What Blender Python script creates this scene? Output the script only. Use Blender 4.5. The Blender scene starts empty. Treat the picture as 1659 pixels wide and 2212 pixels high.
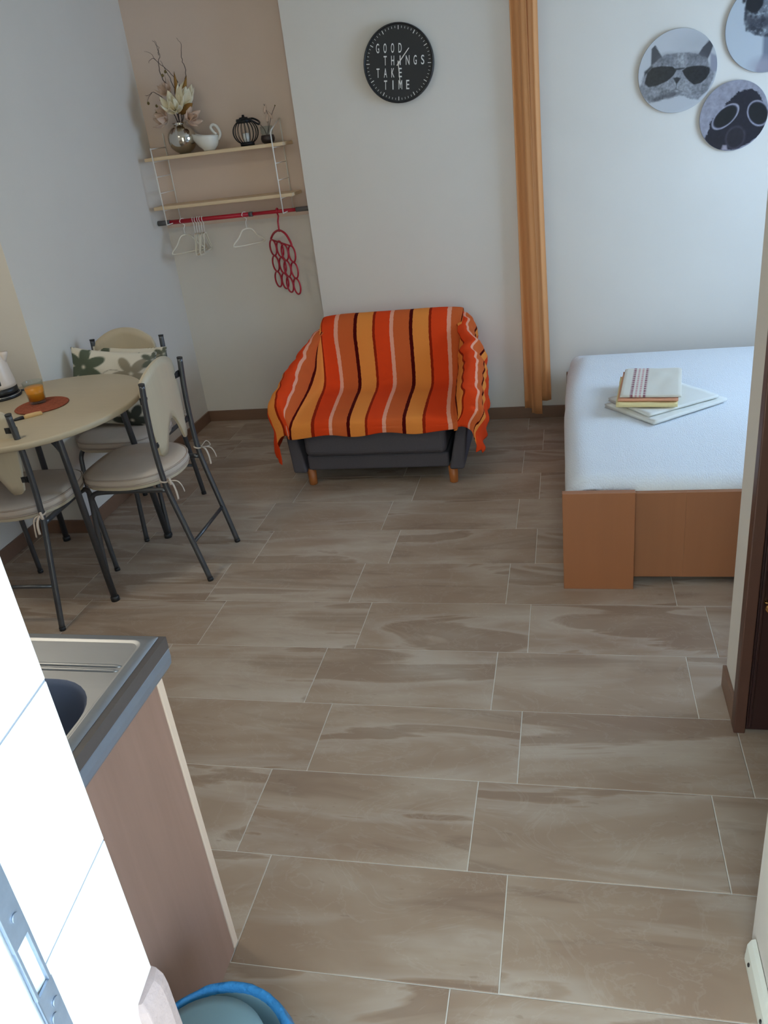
import bpy, bmesh, math, random
import numpy as np
from mathutils import Vector, Matrix, noise

random.seed(4)
SC = bpy.context.scene
COL = SC.collection
PI = math.pi

# ------------------------------------------------------------------ camera, sky, exposure
def make_camera():
    f, pitch, roll, yaw = 1752.957, math.radians(25.807), math.radians(-7.239), math.radians(-14.513)
    cy, sy, cp, sp = math.cos(yaw), math.sin(yaw), math.cos(pitch), math.sin(pitch)
    fwd = Vector((sy * cp, cy * cp, -sp))
    right = Vector((cy, -sy, 0))
    up = right.cross(fwd)
    r2 = right * math.cos(roll) + up * math.sin(roll)
    u2 = up * math.cos(roll) - right * math.sin(roll)
    cd = bpy.data.cameras.new('camera')
    cam = bpy.data.objects.new('camera', cd)
    COL.objects.link(cam)
    m = Matrix((r2, u2, -fwd)).transposed().to_4x4()
    m.translation = Vector((0.53924, -1.07115, 1.66394))
    cam.matrix_world = m
    cd.sensor_fit = 'HORIZONTAL'
    cd.sensor_width = 36.0
    cd.lens = f / 1659.0 * 36.0
    cd.clip_start = 0.02
    SC.camera = cam

make_camera()

world = bpy.data.worlds.new('sky')
SC.world = world
world.use_nodes = True
wn = world.node_tree
bg = wn.nodes['Background']
bg.inputs['Color'].default_value = (0.51, 0.735, 1.0, 1)
bg.inputs['Strength'].default_value = 12.0
world.cycles.sampling_method = 'AUTOMATIC'

def portal(name, loc, rot, sx, sy):
    l = bpy.data.lights.new(name, 'AREA')
    l.shape = 'RECTANGLE'; l.size = sx; l.size_y = sy
    l.cycles.is_portal = True
    o = bpy.data.objects.new(name, l); COL.objects.link(o)
    o.location = loc; o.rotation_euler = rot
    return o

# sky light comes in through the entrance door and the window beside the bed
portal('door_portal', (0.49, -0.72, 1.05), (PI / 2, 0, 0), 0.80, 2.1)
portal('window_portal', (2.36, 2.45, 1.42), (0, PI / 2, 0), 1.1, 1.2)

SC.view_settings.view_transform = 'Standard'
SC.view_settings.look = 'None'
SC.view_settings.gamma = 1.0
SC.view_settings.use_curve_mapping = False
SC.view_settings.exposure = 0.0
SC.cycles.use_denoising = True
SC.cycles.max_bounces = 12
SC.cycles.diffuse_bounces = 8
SC.cycles.caustics_reflective = False
SC.cycles.caustics_refractive = False
SC.cycles.sample_clamp_indirect = 6.0

# ------------------------------------------------------------------ materials
def s2l(c):
    return tuple(((x / 255.0) / 12.92 if x / 255.0 <= 0.04045 else ((x / 255.0 + 0.055) / 1.055) ** 2.4) for x in c)

class NT:
    def __init__(s, name):
        s.m = bpy.data.materials.new(name); s.m.use_nodes = True
        s.t = s.m.node_tree; s.p = s.t.nodes['Principled BSDF']
    def n(s, typ, **kw):
        nd = s.t.nodes.new(typ)
        for k, v in kw.items():
            if k in nd.inputs: nd.inputs[k].default_value = v
            else: setattr(nd, k, v)
        return nd
    def l(s, a, b): s.t.links.new(a, b)
    def math(s, op, a, b=None):
        nd = s.n('ShaderNodeMath', operation=op)
        for i, x in enumerate((a, b)):
            if x is None: continue
            if isinstance(x, (int, float)): nd.inputs[i].default_value = x
            else: s.l(x, nd.inputs[i])
        return nd.outputs[0]
    def ramp(s, fac, stops, interp='LINEAR'):
        nd = s.n('ShaderNodeValToRGB'); r = nd.color_ramp; r.interpolation = interp
        while len(r.elements) < len(stops): r.elements.new(0.5)
        for e, (p, c) in zip(r.elements, stops):
            e.position = p; e.color = (*c, 1) if len(c) == 3 else c
        s.l(fac, nd.inputs['Fac']); return nd.outputs['Color']
    def mix(s, fac, a, b, mode='MIX'):
        nd = s.n('ShaderNodeMix', data_type='RGBA', blend_type=mode)
        for sock, x in ((nd.inputs[0], fac), (nd.inputs[6], a), (nd.inputs[7], b)):
            if isinstance(x, (int, float)): sock.default_value = x
            elif isinstance(x, tuple): sock.default_value = (*x, 1) if len(x) == 3 else x
            else: s.l(x, sock)
        return nd.outputs[2]
    def bump(s, h, strength=0.2, dist=0.01):
        b = s.n('ShaderNodeBump'); b.inputs['Strength'].default_value = strength
        b.inputs['Distance'].default_value = dist
        s.l(h, b.inputs['Height']); s.l(b.outputs[0], s.p.inputs['Normal'])
    def coord(s, scale=(1, 1, 1), rot=(0, 0, 0), out='Object', rnd=False):
        tc = s.n('ShaderNodeTexCoord'); v = tc.outputs[out]
        if rnd:
            oi = s.n('ShaderNodeObjectInfo')
            sc = s.n('ShaderNodeVectorMath', operation='SCALE'); sc.inputs[0].default_value = (37.0, 23.0, 11.0)
            s.l(oi.outputs['Random'], sc.inputs['Scale'])
            ad = s.n('ShaderNodeVectorMath', operation='ADD'); s.l(v, ad.inputs[0]); s.l(sc.outputs[0], ad.inputs[1]); v = ad.outputs[0]
        mp = s.n('ShaderNodeMapping'); mp.inputs['Scale'].default_value = scale; mp.inputs['Rotation'].default_value = rot
        s.l(v, mp.inputs['Vector']); return mp.outputs[0]
    def noise(s, vec, scale, detail=4, rough=0.55, dist=0.0):
        nd = s.n('ShaderNodeTexNoise'); nd.inputs['Scale'].default_value = scale; nd.inputs['Detail'].default_value = detail
        nd.inputs['Roughness'].default_value = rough; nd.inputs['Distortion'].default_value = dist
        s.l(vec, nd.inputs['Vector']); return nd.outputs['Fac']

def simple(name, rgb, rough=0.5, metal=0.0, var=0.0, vscale=30, bump=0.0, bscale=200, spec=0.5, vs=(1, 1, 1)):
    t = NT(name); c = s2l(rgb)
    t.p.inputs['Roughness'].default_value = rough; t.p.inputs['Metallic'].default_value = metal
    t.p.inputs['Specular IOR Level'].default_value = spec
    v = t.coord(vs)
    if var > 0:
        f = t.noise(v, vscale)
        t.l(t.ramp(f, [(0.25, tuple(x * (1 - var) for x in c)), (0.75, tuple(min(1, x * (1 + var)) for x in c))]), t.p.inputs['Base Color'])
    else:
        t.p.inputs['Base Color'].default_value = (*c, 1)
    if bump > 0: t.bump(t.noise(v, bscale, 3), bump, 0.004)
    return t.m

def wood(name, rgb, dark=0.82, rough=0.45, axis='z', grain=60):
    t = NT(name); c = s2l(rgb)
    sc = {'x': (0.06, 1, 1), 'y': (1, 0.06, 1), 'z': (1, 1, 0.06)}[axis]
    v = t.coord(sc); a = t.noise(v, grain, 5, 0.6, 0.4); b = t.noise(v, grain * 0.16, 2)
    f = t.math('ADD', t.math('MULTIPLY', a, 0.5), t.math('MULTIPLY', b, 0.5))
    t.l(t.ramp(f, [(0.32, tuple(x * dark for x in c)), (0.68, c)]), t.p.inputs['Base Color'])
    t.p.inputs['Roughness'].default_value = rough
    t.bump(a, 0.05, 0.002)
    return t.m

def glass(name, rgb=(246, 250, 250)):
    """thin clear glass: see-through with a fresnel reflection"""
    t = NT(name); tr = t.n('ShaderNodeBsdfTransparent'); tr.inputs['Color'].default_value = (*s2l(rgb), 1)
    gl = t.n('ShaderNodeBsdfGlossy'); gl.inputs['Roughness'].default_value = 0.03
    lw = t.n('ShaderNodeLayerWeight'); fc = t.math('ADD', 0.03, t.math('MULTIPLY', t.math('POWER', lw.outputs['Facing'], 4.0), 0.5))
    mx = t.n('ShaderNodeMixShader'); t.l(fc, mx.inputs[0]); t.l(tr.outputs[0], mx.inputs[1]); t.l(gl.outputs[0], mx.inputs[2])
    out = [n for n in t.t.nodes if n.type == 'OUTPUT_MATERIAL'][0]; t.l(mx.outputs[0], out.inputs['Surface'])
    return t.m

def printed(name, rough=0.5, bump=0.0, bscale=300):
    t = NT(name); a = t.n('ShaderNodeAttribute'); a.attribute_name = 'print'
    t.l(a.outputs['Color'], t.p.inputs['Base Color']); t.p.inputs['Roughness'].default_value = rough
    if bump: t.bump(t.noise(t.coord(), bscale, 3), bump, 0.003)
    return t.m

M = {}
M['wall'] = simple('wall_paint', (218, 212, 205), 0.85, var=0.02, vscale=3, bump=0.05, bscale=160, spec=0.2)
M['pink'] = simple('pink_paint', (214, 194, 180), 0.85, var=0.02, vscale=3, bump=0.05, bscale=160, spec=0.2)
M['ceiling'] = simple('ceiling_paint', (225, 224, 220), 0.9, spec=0.2)
M['grout'] = simple('pale_grout', (214, 208, 198), 0.9, var=0.05)
M['base'] = wood('brown_skirting', (128, 98, 80), 0.85, 0.45, 'x', 40)
M['steel_tube'] = simple('grey_tube', (92, 94, 98), 0.38, 0.75, var=0.06, vscale=60)
M['dark_metal'] = simple('dark_cap', (42, 42, 44), 0.5, 0.2)
M['ply'] = wood('pale_plywood', (196, 182, 158), 0.92, 0.42, 'z', 70)
M['table'] = wood('pale_laminate', (184, 169, 144), 0.95, 0.5, 'x', 90)
M['cushion'] = simple('beige_cotton', (196, 182, 170), 0.95, var=0.05, vscale=12, bump=0.12, bscale=500, spec=0.1)
M['piping'] = simple('beige_piping', (176, 160, 148), 0.95, spec=0.1)
M['sofa'] = simple('charcoal_fabric', (84, 80, 86), 0.95, var=0.08, vscale=300, bump=0.15, bscale=700, spec=0.1)
M['orange_wood'] = wood('orange_wood', (176, 104, 52), 0.8, 0.4)
M['beech'] = wood('beech_laminate', (160, 102, 66), 0.9, 0.38, 'z', 26)
M['beechx'] = wood('beech_laminate_long', (158, 104, 70), 0.9, 0.38, 'z', 26)
M['cover'] = simple('white_bedcover', (226, 230, 236), 0.9, bump=0.8, bscale=150, spec=0.1, vs=(1.8, 0.6, 1))
M['sheet'] = simple('white_sheet', (222, 224, 230), 0.9, bump=0.1, bscale=60, spec=0.1)
M['towel_w'] = simple('white_towel', (226, 226, 222), 0.95, bump=0.4, bscale=420, spec=0.05)
M['towel_y'] = simple('yellow_towel', (232, 216, 164), 0.95, bump=0.4, bscale=420, spec=0.05)
M['towel_p'] = simple('peach_towel', (226, 166, 136), 0.95, bump=0.4, bscale=420, spec=0.05)
M['white_wire'] = simple('white_wire', (226, 222, 216), 0.4)
M['shelf'] = wood('pale_shelf', (222, 196, 160), 0.88, 0.5, 'x', 60)
M['red'] = simple('red_rod', (176, 24, 44), 0.4, var=0.03)
M['redp'] = simple('red_plastic', (168, 20, 44), 0.45)
M['grey_cap'] = simple('grey_rubber', (92, 90, 90), 0.6)
M['ivory'] = simple('ivory_plastic', (224, 216, 198), 0.5)
M['mirror'] = simple('silver_glaze', (205, 200, 190), 0.12, 1.0)
M['porcelain'] = simple('white_porcelain', (224, 222, 216), 0.18)
M['black'] = simple('black_iron', (22, 21, 23), 0.5, 0.3)
M['black_plastic'] = simple('black_plastic', (26, 26, 30), 0.35)
M['twig'] = simple('dry_twig', (92, 78, 74), 0.9, var=0.2, vscale=60)
M['petal'] = simple('cream_petal', (232, 222, 196), 0.8, var=0.06, vscale=30)
M['petal2'] = simple('dusty_petal', (206, 178, 158), 0.85, var=0.1, vscale=40)
M['dryleaf'] = simple('ochre_leaf', (150, 108, 48), 0.8, var=0.2, vscale=40)
M['bud'] = simple('olive_bud', (112, 96, 56), 0.9)
M['potb'] = simple('dark_brown_pot', (48, 34, 30), 0.4)
M['clock'] = simple('black_clock_face', (34, 35, 38), 0.55)
M['ink'] = simple('white_ink', (226, 226, 224), 0.6)
M['hand'] = simple('white_hand', (236, 232, 224), 0.4)
M['disc'] = simple('disc_edge', (168, 172, 178), 0.4)
M['print'] = printed('glossy_print', 0.3)
M['print_cloth'] = printed('printed_cloth', 0.95, 0.15, 500)
M['steel'] = simple('brushed_steel', (172, 174, 178), 0.42, 1.0, var=0.05, vscale=20, vs=(0.1, 1, 1))
M['shaded_bowl_steel'] = simple('shade_tinted_bowl_steel', (112, 120, 142), 0.5, 0.35)  # shade and blue reflection in the bowl, painted as a darker steel
M['worktop'] = simple('dark_worktop', (84, 78, 78), 0.38, var=0.06, vscale=40)
M['worktop_lip'] = simple('sky_tinted_lip', (112, 118, 132), 0.4, var=0.04, vscale=30)  # blue-grey sky reflection painted into the lip colour
M['cab'] = wood('brown_cabinet', (160, 128, 116), 0.79, 0.42, 'z', 34)
M['cab_edge'] = simple('pale_edging', (222, 200, 184), 0.45)
M['tile_w'] = simple('white_glazed_tile', (240, 242, 244), 0.12)
M['tgrout'] = simple('grey_tile_grout', (150, 158, 172), 0.9)
M['plaster'] = simple('pinkish_plaster', (164, 146, 144), 0.85, var=0.06, vscale=90, bump=0.3, bscale=120)
M['plasterw'] = simple('white_plaster', (226, 226, 226), 0.85, bump=0.4, bscale=60)
M['pvc'] = simple('white_pvc', (214, 222, 232), 0.3)
M['galv'] = simple('galvanised_plate', (150, 164, 184), 0.34, 0.6, var=0.1, vscale=60)
M['door'] = simple('dark_brown_door', (50, 26, 24), 0.4, var=0.12, vscale=20, vs=(1, 1, 0.1))
M['frame'] = simple('brown_door_frame', (84, 54, 44), 0.42, var=0.1, vscale=20, vs=(1, 1, 0.1))
M['brass'] = simple('polished_brass', (206, 160, 100), 0.2, 1.0)
M['bin'] = simple('teal_bin', (120, 150, 160), 0.5)
M['bounce_cream'] = simple('bounce_wall_cream', (240, 220, 184), 0.9)  # warm cream for the added wall that tints the door light
M['concrete'] = simple('porch_concrete', (214, 198, 172), 0.9, var=0.06)
M['glass'] = glass('clear_glass')
M['kettle'] = simple('cream_plastic', (220, 206, 196), 0.3)
M['plum'] = simple('woven_placemat', (150, 84, 64), 0.9, var=0.25, vscale=90, bump=0.4, bscale=150, spec=0.1)
M['white_trim'] = simple('ivory_trim', (216, 214, 202), 0.45)
M['juice'] = simple('orange_juice', (236, 146, 26), 0.35)
M['knife_w'] = wood('pale_knife_handle', (222, 184, 128), 0.9, 0.4, 'x', 80)
M['blade'] = simple('steel_blade', (190, 190, 190), 0.25, 1.0)
M['curtain_rail'] = simple('white_rail', (220, 220, 218), 0.4)

def curtain_mat():
    t = NT('apricot_curtain'); c = s2l((208, 148, 98))
    t.p.inputs['Roughness'].default_value = 0.8; t.p.inputs['Specular IOR Level'].default_value = 0.2
    v = t.coord((1, 1, 0.02)); f = t.noise(v, 90, 3)
    t.l(t.ramp(f, [(0.3, tuple(x * 0.965 for x in c)), (0.7, c)]), t.p.inputs['Base Color'])
    t.p.inputs['Sheen Weight'].default_value = 0.1
    return t.m
M['curtain'] = curtain_mat()

def liner_mat():
    t = NT('blue_bag_film'); t.p.inputs['Base Color'].default_value = (*s2l((70, 150, 214)), 1)
    t.p.inputs['Roughness'].default_value = 0.25
    t.p.inputs['Transmission Weight'].default_value = 0.25; t.p.inputs['IOR'].default_value = 1.2
    v = t.coord(); t.bump(t.noise(v, 26, 4), 0.5, 0.02)
    return t.m
M['liner'] = liner_mat()

def tile_mat():
    t = NT('beige_stone_tile')
    v = t.coord((1.0, 2.6, 1), (0, 0, math.radians(-12)), rnd=True)
    a = t.noise(v, 2.0, 4, 0.5, 0.5)
    v2 = t.coord((0.62, 3.4, 1), (0, 0, math.radians(-15)), rnd=True)
    b = t.noise(v2, 1.55, 5, 0.52, 0.9)
    v3 = t.coord((1.3, 2.2, 1), (0, 0, math.radians(28)), rnd=True)
    d = t.noise(v3, 2.6, 5, 0.62, 1.8)
    c = t.noise(v, 46, 3)
    base = t.ramp(a, [(0.34, s2l((154, 130, 110))), (0.48, s2l((164, 142, 122))), (0.62, s2l((176, 158, 140))), (0.74, s2l((186, 172, 156)))])
    dark = t.ramp(b, [(0.30, (0.0, 0.0, 0.0)), (0.34, (0.7, 0.7, 0.7)), (0.405, (1.0, 1.0, 1.0)), (0.425, (0, 0, 0))])
    col = t.mix(t.math('MULTIPLY', dark, 0.46), base, s2l((122, 96, 78)))
    lite = t.ramp(b, [(0.425, (0, 0, 0)), (0.435, (1, 1, 1)), (0.52, (0, 0, 0))])
    col = t.mix(t.math('MULTIPLY', lite, 0.36), col, s2l((200, 190, 178)))
    streak = t.ramp(b, [(0.60, (0, 0, 0)), (0.66, (1, 1, 1)), (0.72, (0.2, 0.2, 0.2))])
    col = t.mix(t.math('MULTIPLY', streak, 0.46), col, s2l((118, 94, 78)))
    vein = t.ramp(d, [(0.485, (0, 0, 0)), (0.50, (1, 1, 1)), (0.52, (0, 0, 0))])
    col = t.mix(t.math('MULTIPLY', vein, 0.14), col, s2l((206, 198, 186)))
    spot = t.ramp(t.noise(v, 20, 2), [(0.25, (1, 1, 1)), (0.29, (0, 0, 0))])
    col = t.mix(t.math('MULTIPLY', spot, 0.3), col, s2l((112, 88, 72)))
    oi = t.n('ShaderNodeObjectInfo')
    col = t.mix(0.16, col, t.ramp(oi.outputs['Random'], [(0.0, s2l((140, 118, 100))), (1.0, s2l((178, 164, 148)))]))
    col = t.mix(1.0, col, (0.95, 0.93, 0.93), 'MULTIPLY')
    t.l(col, t.p.inputs['Base Color'])
    t.l(t.math('ADD', 0.40, t.math('MULTIPLY', c, 0.12)), t.p.inputs['Roughness'])
    t.p.inputs['Specular IOR Level'].default_value = 0.4
    t.bump(c, 0.03, 0.002)
    return t.m
M['tile'] = tile_mat()

def throw_mat():
    t = NT('striped_cotton_throw')
    uv = t.n('ShaderNodeUVMap'); sx = t.n('ShaderNodeSeparateXYZ'); t.l(uv.outputs[0], sx.inputs[0])
    nz = t.noise(uv.outputs[0], 60, 3)
    u = t.math('ADD', sx.outputs[0], t.math('MULTIPLY', t.math('SUBTRACT', nz, 0.5), 0.007))
    P = 0.31
    fr = t.math('FRACT', t.math('ADD', t.math('DIVIDE', u, P), 8.0))
    red, whi, mid = s2l((224, 70, 28)), s2l((236, 166, 140)), s2l((206, 98, 50))
    mar, yel, bro = s2l((78, 8, 6)), s2l((234, 142, 66)), s2l((150, 38, 12))
    col = t.ramp(fr, [(0.0, whi), (0.066, mid), (0.345, mar), (0.41, yel), (0.69, bro), (0.735, red)], 'CONSTANT')
    ends = t.math('GREATER_THAN', t.math('ABSOLUTE', t.math('ADD', u, 0.0)), 0.80)
    col = t.mix(ends, col, red)
    wv = t.noise(uv.outputs[0], 420, 2)
    col = t.mix(0.22, col, t.ramp(wv, [(0.3, (0.35, 0.3, 0.28)), (0.7, (1, 1, 1))]), 'MULTIPLY')
    t.l(col, t.p.inputs['Base Color'])
    t.p.inputs['Roughness'].default_value = 0.95; t.p.inputs['Specular IOR Level'].default_value = 0.1
    t.bump(wv, 0.25, 0.003)
    return t.m
M['throw'] = throw_mat()

# ------------------------------------------------------------------ mesh helpers
class G:
    """collects shapes into one mesh"""
    def __init__(s): s.v = []; s.f = []; s.mi = []; s.sm = []
    def add(s, vs, fs, mi=0, smooth=False):
        o = len(s.v); s.v += [tuple(p) for p in vs]
        for f in fs: s.f.append(tuple(i + o for i in f)); s.mi.append(mi); s.sm.append(smooth)
    def box(s, a, b, mi=0, rz=0.0, piv=None):
        x0, y0, z0 = a; x1, y1, z1 = b
        vs = [(x0, y0, z0), (x1, y0, z0), (x1, y1, z0), (x0, y1, z0), (x0, y0, z1), (x1, y0, z1), (x1, y1, z1), (x0, y1, z1)]
        if rz:
            px, py = piv or ((x0 + x1) / 2, (y0 + y1) / 2); c, sn = math.cos(rz), math.sin(rz)
            vs = [(px + (x - px) * c - (y - py) * sn, py + (x - px) * sn + (y - py) * c, z) for x, y, z in vs]
        s.add(vs, [(0, 3, 2, 1), (4, 5, 6, 7), (0, 1, 5, 4), (1, 2, 6, 5), (2, 3, 7, 6), (3, 0, 4, 7)], mi)
        return s
    def tube(s, pts, r, n=10, mi=0, closed=False, cap=True, flat=1.0):
        pts = [Vector(p) for p in pts]; m = len(pts)
        rs = r if isinstance(r, (list, tuple)) else [r] * m
        vs = []; fs = []; prev = None
        for i, p in enumerate(pts):
            if closed: d = pts[(i + 1) % m] - pts[i - 1]
            else: d = pts[min(i + 1, m - 1)] - pts[max(i - 1, 0)]
            d.normalize()
            if prev is None:
                a = Vector((0, 0, 1)) if abs(d.z) < 0.9 else Vector((1, 0, 0))
                nrm = d.cross(a).normalized()
            else:
                nrm = (prev - d * prev.dot(d)).normalized()
            prev = nrm; bn = d.cross(nrm)
            for k in range(n):
                t = 2 * PI * k / n
                vs.append(p + nrm * (rs[i] * math.cos(t)) + bn * (rs[i] * flat * math.sin(t)))
        mm = m if closed else m - 1
        for i in range(mm):
            for k in range(n):
                a = i * n + k; b = i * n + (k + 1) % n; j = ((i + 1) % m) * n
                fs.append((a, b, j + (k + 1) % n, j + k))
        s.add(vs, fs, mi, True)
        if cap and not closed:
            s.add(vs[:n], [tuple(range(n - 1, -1, -1))], mi); s.add(vs[-n:], [tuple(range(n))], mi)
        return s
    def lathe(s, prof, c=(0, 0, 0), n=32, mi=0, smooth=True, caps=True):
        vs = []; fs = []
        for r, z in prof:
            for k in range(n):
                t = 2 * PI * k / n; vs.append((c[0] + r * math.cos(t), c[1] + r * math.sin(t), c[2] + z))
        for i in range(len(prof) - 1):
            for k in range(n):
                fs.append((i * n + k, i * n + (k + 1) % n, (i + 1) * n + (k + 1) % n, (i + 1) * n + k))
        s.add(vs, fs, mi, smooth)
        if caps:
            if prof[0][0] > 1e-4: s.add(vs[:n], [tuple(range(n - 1, -1, -1))], mi)
            if prof[-1][0] > 1e-4: s.add(vs[-n:], [tuple(range(n))], mi)
        return s
    def prism(s, out, z0, z1, mi=0, smooth=False):
        n = len(out)
        lo = [(x, y, z0) for x, y in out]; hi = [(x, y, z1) for x, y in out]
        s.add(lo + hi, [(i, (i + 1) % n, n + (i + 1) % n, n + i) for i in range(n)], mi, smooth)
        s.add(lo, [tuple(range(n - 1, -1, -1))], mi); s.add(hi, [tuple(range(n))], mi)
        return s
    def loops(s, loops, mi=0, smooth=True, caps=True):
        n = len(loops[0]); vs = [p for l in loops for p in l]; fs = []
        for i in range(len(loops) - 1):
            for k in range(n):
                fs.append((i * n + k, i * n + (k + 1) % n, (i + 1) * n + (k + 1) % n, (i + 1) * n + k))
        if caps: fs += [tuple(range(n - 1, -1, -1)), tuple((len(loops) - 1) * n + k for k in range(n))]
        s.add(vs, fs, mi, smooth)
        return s
    def grid(s, P, mi=0, smooth=True):
        m, n = len(P), len(P[0])
        s.add([p for row in P for p in row], [(i * n + j, i * n + j + 1, (i + 1) * n + j + 1, (i + 1) * n + j) for i in range(m - 1) for j in range(n - 1)], mi, smooth)
        return s
    def build(s, name, mats, parent=None, bevel=0.0, seg=2, loc=None, sub=0, solid=0.0):
        me = bpy.data.meshes.new(name); me.from_pydata(s.v, [], s.f)
        me.polygons.foreach_set('material_index', s.mi); me.polygons.foreach_set('use_smooth', s.sm)
        me.update()
        bm = bmesh.new(); bm.from_mesh(me); bmesh.ops.remove_doubles(bm, verts=bm.verts, dist=1e-5)
        bmesh.ops.recalc_face_normals(bm, faces=bm.faces); bm.to_mesh(me); bm.free()
        for m in (mats if isinstance(mats, (list, tuple)) else [mats]): me.materials.append(M[m] if isinstance(m, str) else m)
        o = bpy.data.objects.new(name, me); COL.objects.link(o)
        if parent: o.parent = parent
        if loc: o.location = loc
        if solid:
            md = o.modifiers.new('solid', 'SOLIDIFY'); md.thickness = solid; md.offset = 0
        if bevel:
            md = o.modifiers.new('bevel', 'BEVEL'); md.width = bevel; md.segments = seg; md.limit_method = 'ANGLE'; md.angle_limit = math.radians(50)
            md.harden_normals = False
        if sub:
            md = o.modifiers.new('sub', 'SUBSURF'); md.levels = sub; md.render_levels = sub
        return o

def thing(name, label, cat, loc=(0, 0, 0), rz=0.0, group=None):
    o = bpy.data.objects.new(name, None); COL.objects.link(o); o.location = loc; o.rotation_euler = (0, 0, rz)
    o.empty_display_size = 0.05
    o['label'] = label; o['category'] = cat
    if group: o['group'] = group
    return o
def tag(o, label, cat, group=None):
    o['label'] = label; o['category'] = cat
    if group: o['group'] = group
    return o
def struct(o): o['kind'] = 'structure'; return o

def spline(pts, per=6):
    """Catmull-Rom through points"""
    P = [Vector(p) for p in pts]; out = []
    for i in range(len(P) - 1):
        p0 = P[max(i - 1, 0)]; p1 = P[i]; p2 = P[i + 1]; p3 = P[min(i + 2, len(P) - 1)]
        for k in range(per):
            t = k / per
            out.append(0.5 * ((2 * p1) + (p2 - p0) * t + (2 * p0 - 5 * p1 + 4 * p2 - p3) * t * t + (3 * p1 - p0 - 3 * p2 + p3) * t ** 3))
    out.append(P[-1]); return out

def copy_tree(o, parent=None):
    c = o.copy(); COL.objects.link(c)
    if parent: c.parent = parent; c.matrix_parent_inverse = o.matrix_parent_inverse.copy()
    for ch in list(o.children): copy_tree(ch, c)
    return c

def set_print(o, cols):
    me = o.data; a = me.color_attributes.new('print', 'FLOAT_COLOR', 'POINT')
    a.data.foreach_set('color', np.asarray(cols, dtype=np.float32).ravel())

# ------------------------------------------------------------------ room
XL, YB, YA = -1.777, 3.468, 3.640          # left wall, back wall, back of the shelf alcove
H = 2.60
# floor: grout bed with every tile a piece of its own
L, RW = 0.602, 0.297
floor = struct(G().box((-2.10, -0.72, -0.06), (2.40, 3.70, -0.0016)).build('floor', 'grout'))
offs = [-0.328, -0.2257, -0.3234, -0.2181, -0.3136, -0.2143, -0.3067, -0.209, -0.3005, -0.2103, -0.3021, -0.2082, -0.2973]
full = {}
def tile_obj(x0, x1, y0, y1):
    w, d = round(x1 - x0, 4), round(y1 - y0, 4)
    key = (w, d)
    if key not in full:
        g = G(); a, b, e = w / 2, d / 2, 0.0012
        lo = [(-a, -b, -0.0016), (a, -b, -0.0016), (a, b, -0.0016), (-a, b, -0.0016)]
        md = [(-a, -b, -0.0008), (a, -b, -0.0008), (a, b, -0.0008), (-a, b, -0.0008)]
        hi = [(-a + e, -b + e, 0), (a - e, -b + e, 0), (a - e, b - e, 0), (-a + e, b - e, 0)]
        g.loops([lo, md, hi], 0, False)
        o = g.build('tile', 'tile', floor); full[key] = o.data
    else:
        o = bpy.data.objects.new('tile', full[key]); COL.objects.link(o); o.parent = floor
    o.location = ((x0 + x1) / 2, (y0 + y1) / 2, 0)
gr = 0.0013
for r in range(-3, 13):
    y0, y1 = r * RW, (r + 1) * RW
    off = offs[r + 1] if 0 <= r + 1 < len(offs) else (-0.3 if r % 2 else -0.215)
    k = math.floor((-2.06 - off) / L)
    while off + k * L < 2.32:
        a, b = max(off + k * L, -2.06), min(off + (k + 1) * L, 2.32)
        k += 1
        ya, yb = max(y0, -0.70), min(y1, 3.64)
        if b - a > 0.02 and yb - ya > 0.02: tile_obj(a + gr, b - gr, ya + gr, yb - gr)

JX, JY = -2.045, 2.085
struct(G().box((XL - 0.3, JY, 0), (XL, YA + 0.2, H)).build('wall_left', 'wall'))
struct(G().box((JX - 0.2, -0.70, 0), (JX, JY, H)).build('wall_niche', 'wall'))
struct(G().box((-0.845, YB, 0), (2.40, YA + 0.2, H)).build('wall_back', 'wall'))
g = G(); g.box((XL, YA, 0), (-0.845, YA + 0.2, 1.215), 0); g.box((XL, YA, 1.215), (-0.845, YA + 0.2, H), 1)
struct(g.build('wall_alcove', ['wall', 'pink']))
struct(G().box((0.986, 0.876, 0), (2.40, 1.05, H)).build('wall_bathroom', 'wall'))
struct(G().box((0.903, -0.70, 0), (2.40, 0.19, H)).build('wall_entry', 'wall'))
struct(G().box((2.30, 0.19, 0), (2.45, 0.876, H)).build('wall_hall', 'wall'))
# right wall with the window opening beside the bed
g = G(); X0, X1 = 2.30, 2.42
g.box((X0, 1.05, 0), (X1, 1.90, H)); g.box((X0, 3.0, 0), (X1, YB, H)); g.box((X0, 1.90, 0), (X1, 3.0, 0.92)); g.box((X0, 1.90, 2.02), (X1, 3.0, H))
struct(g.build('wall_right', 'wall'))
wf = G()
for a, b in (((2.33, 1.90, 0.92), (2.38, 1.95, 2.02)), ((2.33, 2.95, 0.92), (2.38, 3.0, 2.02)), ((2.33, 1.95, 0.92), (2.38, 2.95, 0.97)), ((2.33, 1.95, 1.97), (2.38, 2.95, 2.02))): wf.box(a, b)
struct(wf.build('window_1', 'pvc', bevel=0.004))
struct(G().box((-2.25, -0.70, H), (2.45, YA + 0.2, H + 0.1)).build('ceiling', 'ceiling'))
struct(G().box((-6, -7, -0.16), (7, -0.72, -0.03)).build('porch_ground', 'concrete'))
struct(G().box((-6, -5.2, -0.03), (7, -5.0, 3.2)).build('added_bounce_wall', 'bounce_cream'))  # unseen wall added to cut and warm the light at the door

struct(G().box((-4, -2.3, 2.45), (5, -0.705, 2.6)).build('added_sky_blocker', 'ceiling'))  # unseen roof added to keep steep sky light off the near floor

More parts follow.
